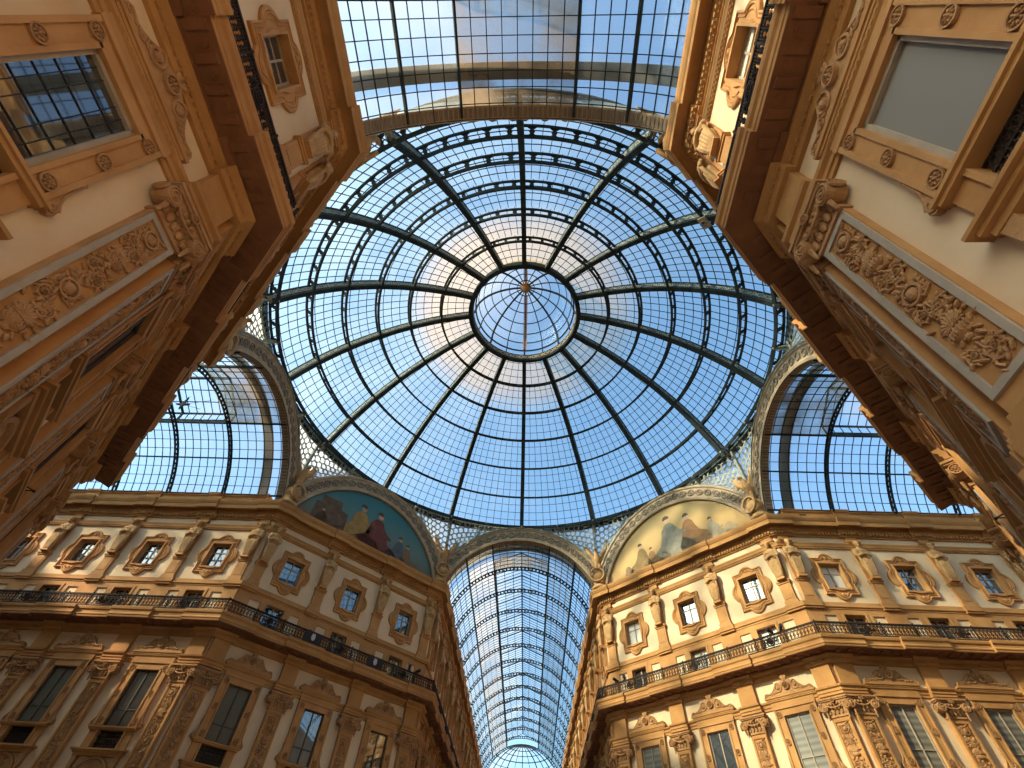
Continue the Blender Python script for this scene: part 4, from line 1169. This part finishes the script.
# porthole lamp at the foot of a dome rib
p = sph(DRI-.30, A0+.125, -pi/4)
t = thing('rib_lamp', 'round black-lensed lamp in grey plate on dome rib beside near right balcony', 'lamp', tuple(p), -pi/4-pi/2)
mb = MB(); mb.box(-.42, .42, -.03, .03, -.26, .26); mb.ring((0,0), .2, .25, -.12, -.03, 18); obj('plate', mb, M['greytrim'], t)
mb = MB(); mb.ell((0,-.05,0), (.2,.09,.2), 14, 8); obj('lens', mb, M['lens'], t, smooth=True)
t.rotation_euler = (radians(58), 0, -pi/4-pi/2)
# iron brackets on the near diagonal fronts
for key, lab in (('NL', 'triangular iron bracket projecting from near left diagonal front'), ('NR', 'triangular iron bracket projecting from near right diagonal front')):
    f = F[key]; t = thing('iron_bracket', lab, 'bracket', f.at(DL/2, .0, 9.0), f.rot)
    mb = MB(); mb.bar((-.2,-.1,0), (0,-.42,.04), .022, .022, (0,0,1)); mb.bar((.2,-.1,0), (0,-.42,.04), .022, .022, (0,0,1)); mb.box(-.3, .3, -.16, -.08, -.03, .03)
    obj('arms', mb, M['railing'], t)
    mb = MB(); mb.ell((0,-.43,.03), (.03,.03,.04), 8, 6); obj('hook', mb, M['railing'], t)
# small dark vents in the attic courses
for key, u, lab in (('Lf', 2.4, 'small dark vent slot in ledge below left vault'), ('Rf', 2.4, 'small dark vent slot in ledge below right vault')):
    f = F[key]; t = thing('vent_slot', lab, 'vent', f.at(u, .46, 23.12), f.rot)
    mb = MB(); mb.box(-.26, .26, -.03, .0, -.08, .08); obj('frame', mb, M['stone'], t)
    mb = MB(); mb.box(-.22, .22, -.04, -.02, -.055, .055); obj('slot', mb, M['black'], t)

# ------------------------------------------------------------------ what stands outside the glass: roof parapets and gangways
for nm, sx, sy in (('wall_roof_left', -1, 1), ('wall_roof_right', 1, 1)):
    mb = MB()
    mb.box(min(sx*22, sx*44), max(sx*22, sx*44), 9.2, 9.8, 22, 25.2)
    structure(nm, mb, M['roofwall'])

mb = MB(); mb.box(-54, -51, -48, 12, 0, 30.5); structure('wall_sun_blocker', mb, M['roofwall'])  # unseen block, added to keep the sun off the left arm wall
# ------------------------------------------------------------------ light, sky, camera
SUN_AZ = Vector((-.906, -.423)).normalized(); ELEV = radians(31)
sun = bpy.data.lights.new('sun', 'SUN'); sun.energy = 11; sun.angle = radians(2.2); sun.color = (1, .83, .58)
so = bpy.data.objects.new('sun', sun); C.objects.link(so)
sd = Vector((SUN_AZ.x*cos(ELEV), SUN_AZ.y*cos(ELEV), sin(ELEV))); so.rotation_euler = sd.to_track_quat('Z', 'Y').to_euler()
w = bpy.data.worlds.new('sky'); SC.world = w; w.use_nodes = True; nt = w.node_tree; nt.nodes.clear()
sk = nt.nodes.new('ShaderNodeTexSky'); sk.sky_type = 'NISHITA'; sk.sun_disc = False; sk.sun_elevation = ELEV
sk.sun_rotation = atan2(SUN_AZ.x, SUN_AZ.y); sk.air_density = 1.0; sk.dust_density = 3.0; sk.ozone_density = 1.0
mu = nt.nodes.new('ShaderNodeMixRGB'); mu.blend_type = 'MULTIPLY'; mu.inputs[0].default_value = 1; mu.inputs[2].default_value = (.84, 1.01, 1.04, 1)
bg = nt.nodes.new('ShaderNodeBackground'); bg.inputs['Strength'].default_value = .43
wo = nt.nodes.new('ShaderNodeOutputWorld'); nt.links.new(sk.outputs[0], mu.inputs[1]); nt.links.new(mu.outputs[0], bg.inputs[0]); nt.links.new(bg.outputs[0], wo.inputs[0])

cam = bpy.data.cameras.new('camera'); co = bpy.data.objects.new('camera', cam); C.objects.link(co)
cam.sensor_width = 36; cam.lens = 475.36*36/1024; cam.clip_start = .05; cam.clip_end = 500
pit, yaw, rol = radians(51.841), radians(-4.346), radians(-4.351)
fw = Vector((sin(yaw)*cos(pit), cos(yaw)*cos(pit), sin(pit)))      # view direction in the fitted frame
rt0 = Vector((cos(yaw), -sin(yaw), 0)); up0 = Vector((-sin(yaw)*sin(pit), -cos(yaw)*sin(pit), cos(pit)))
rt = rt0*cos(rol)-up0*sin(rol); up = rt0*sin(rol)+up0*cos(rol)
mat = Matrix((rt, up, -fw)).transposed().to_4x4(); mat.translation = Vector((.998, -21.602, 1.6)); co.matrix_world = mat
SC.camera = co
SC.view_settings.view_transform = 'Standard'; SC.view_settings.look = 'None'; SC.view_settings.exposure = 0; SC.view_settings.gamma = 1
SC.view_settings.use_curve_mapping = False
SC.cycles.max_bounces = 8; SC.cycles.transparent_max_bounces = 16; SC.cycles.use_denoising = True
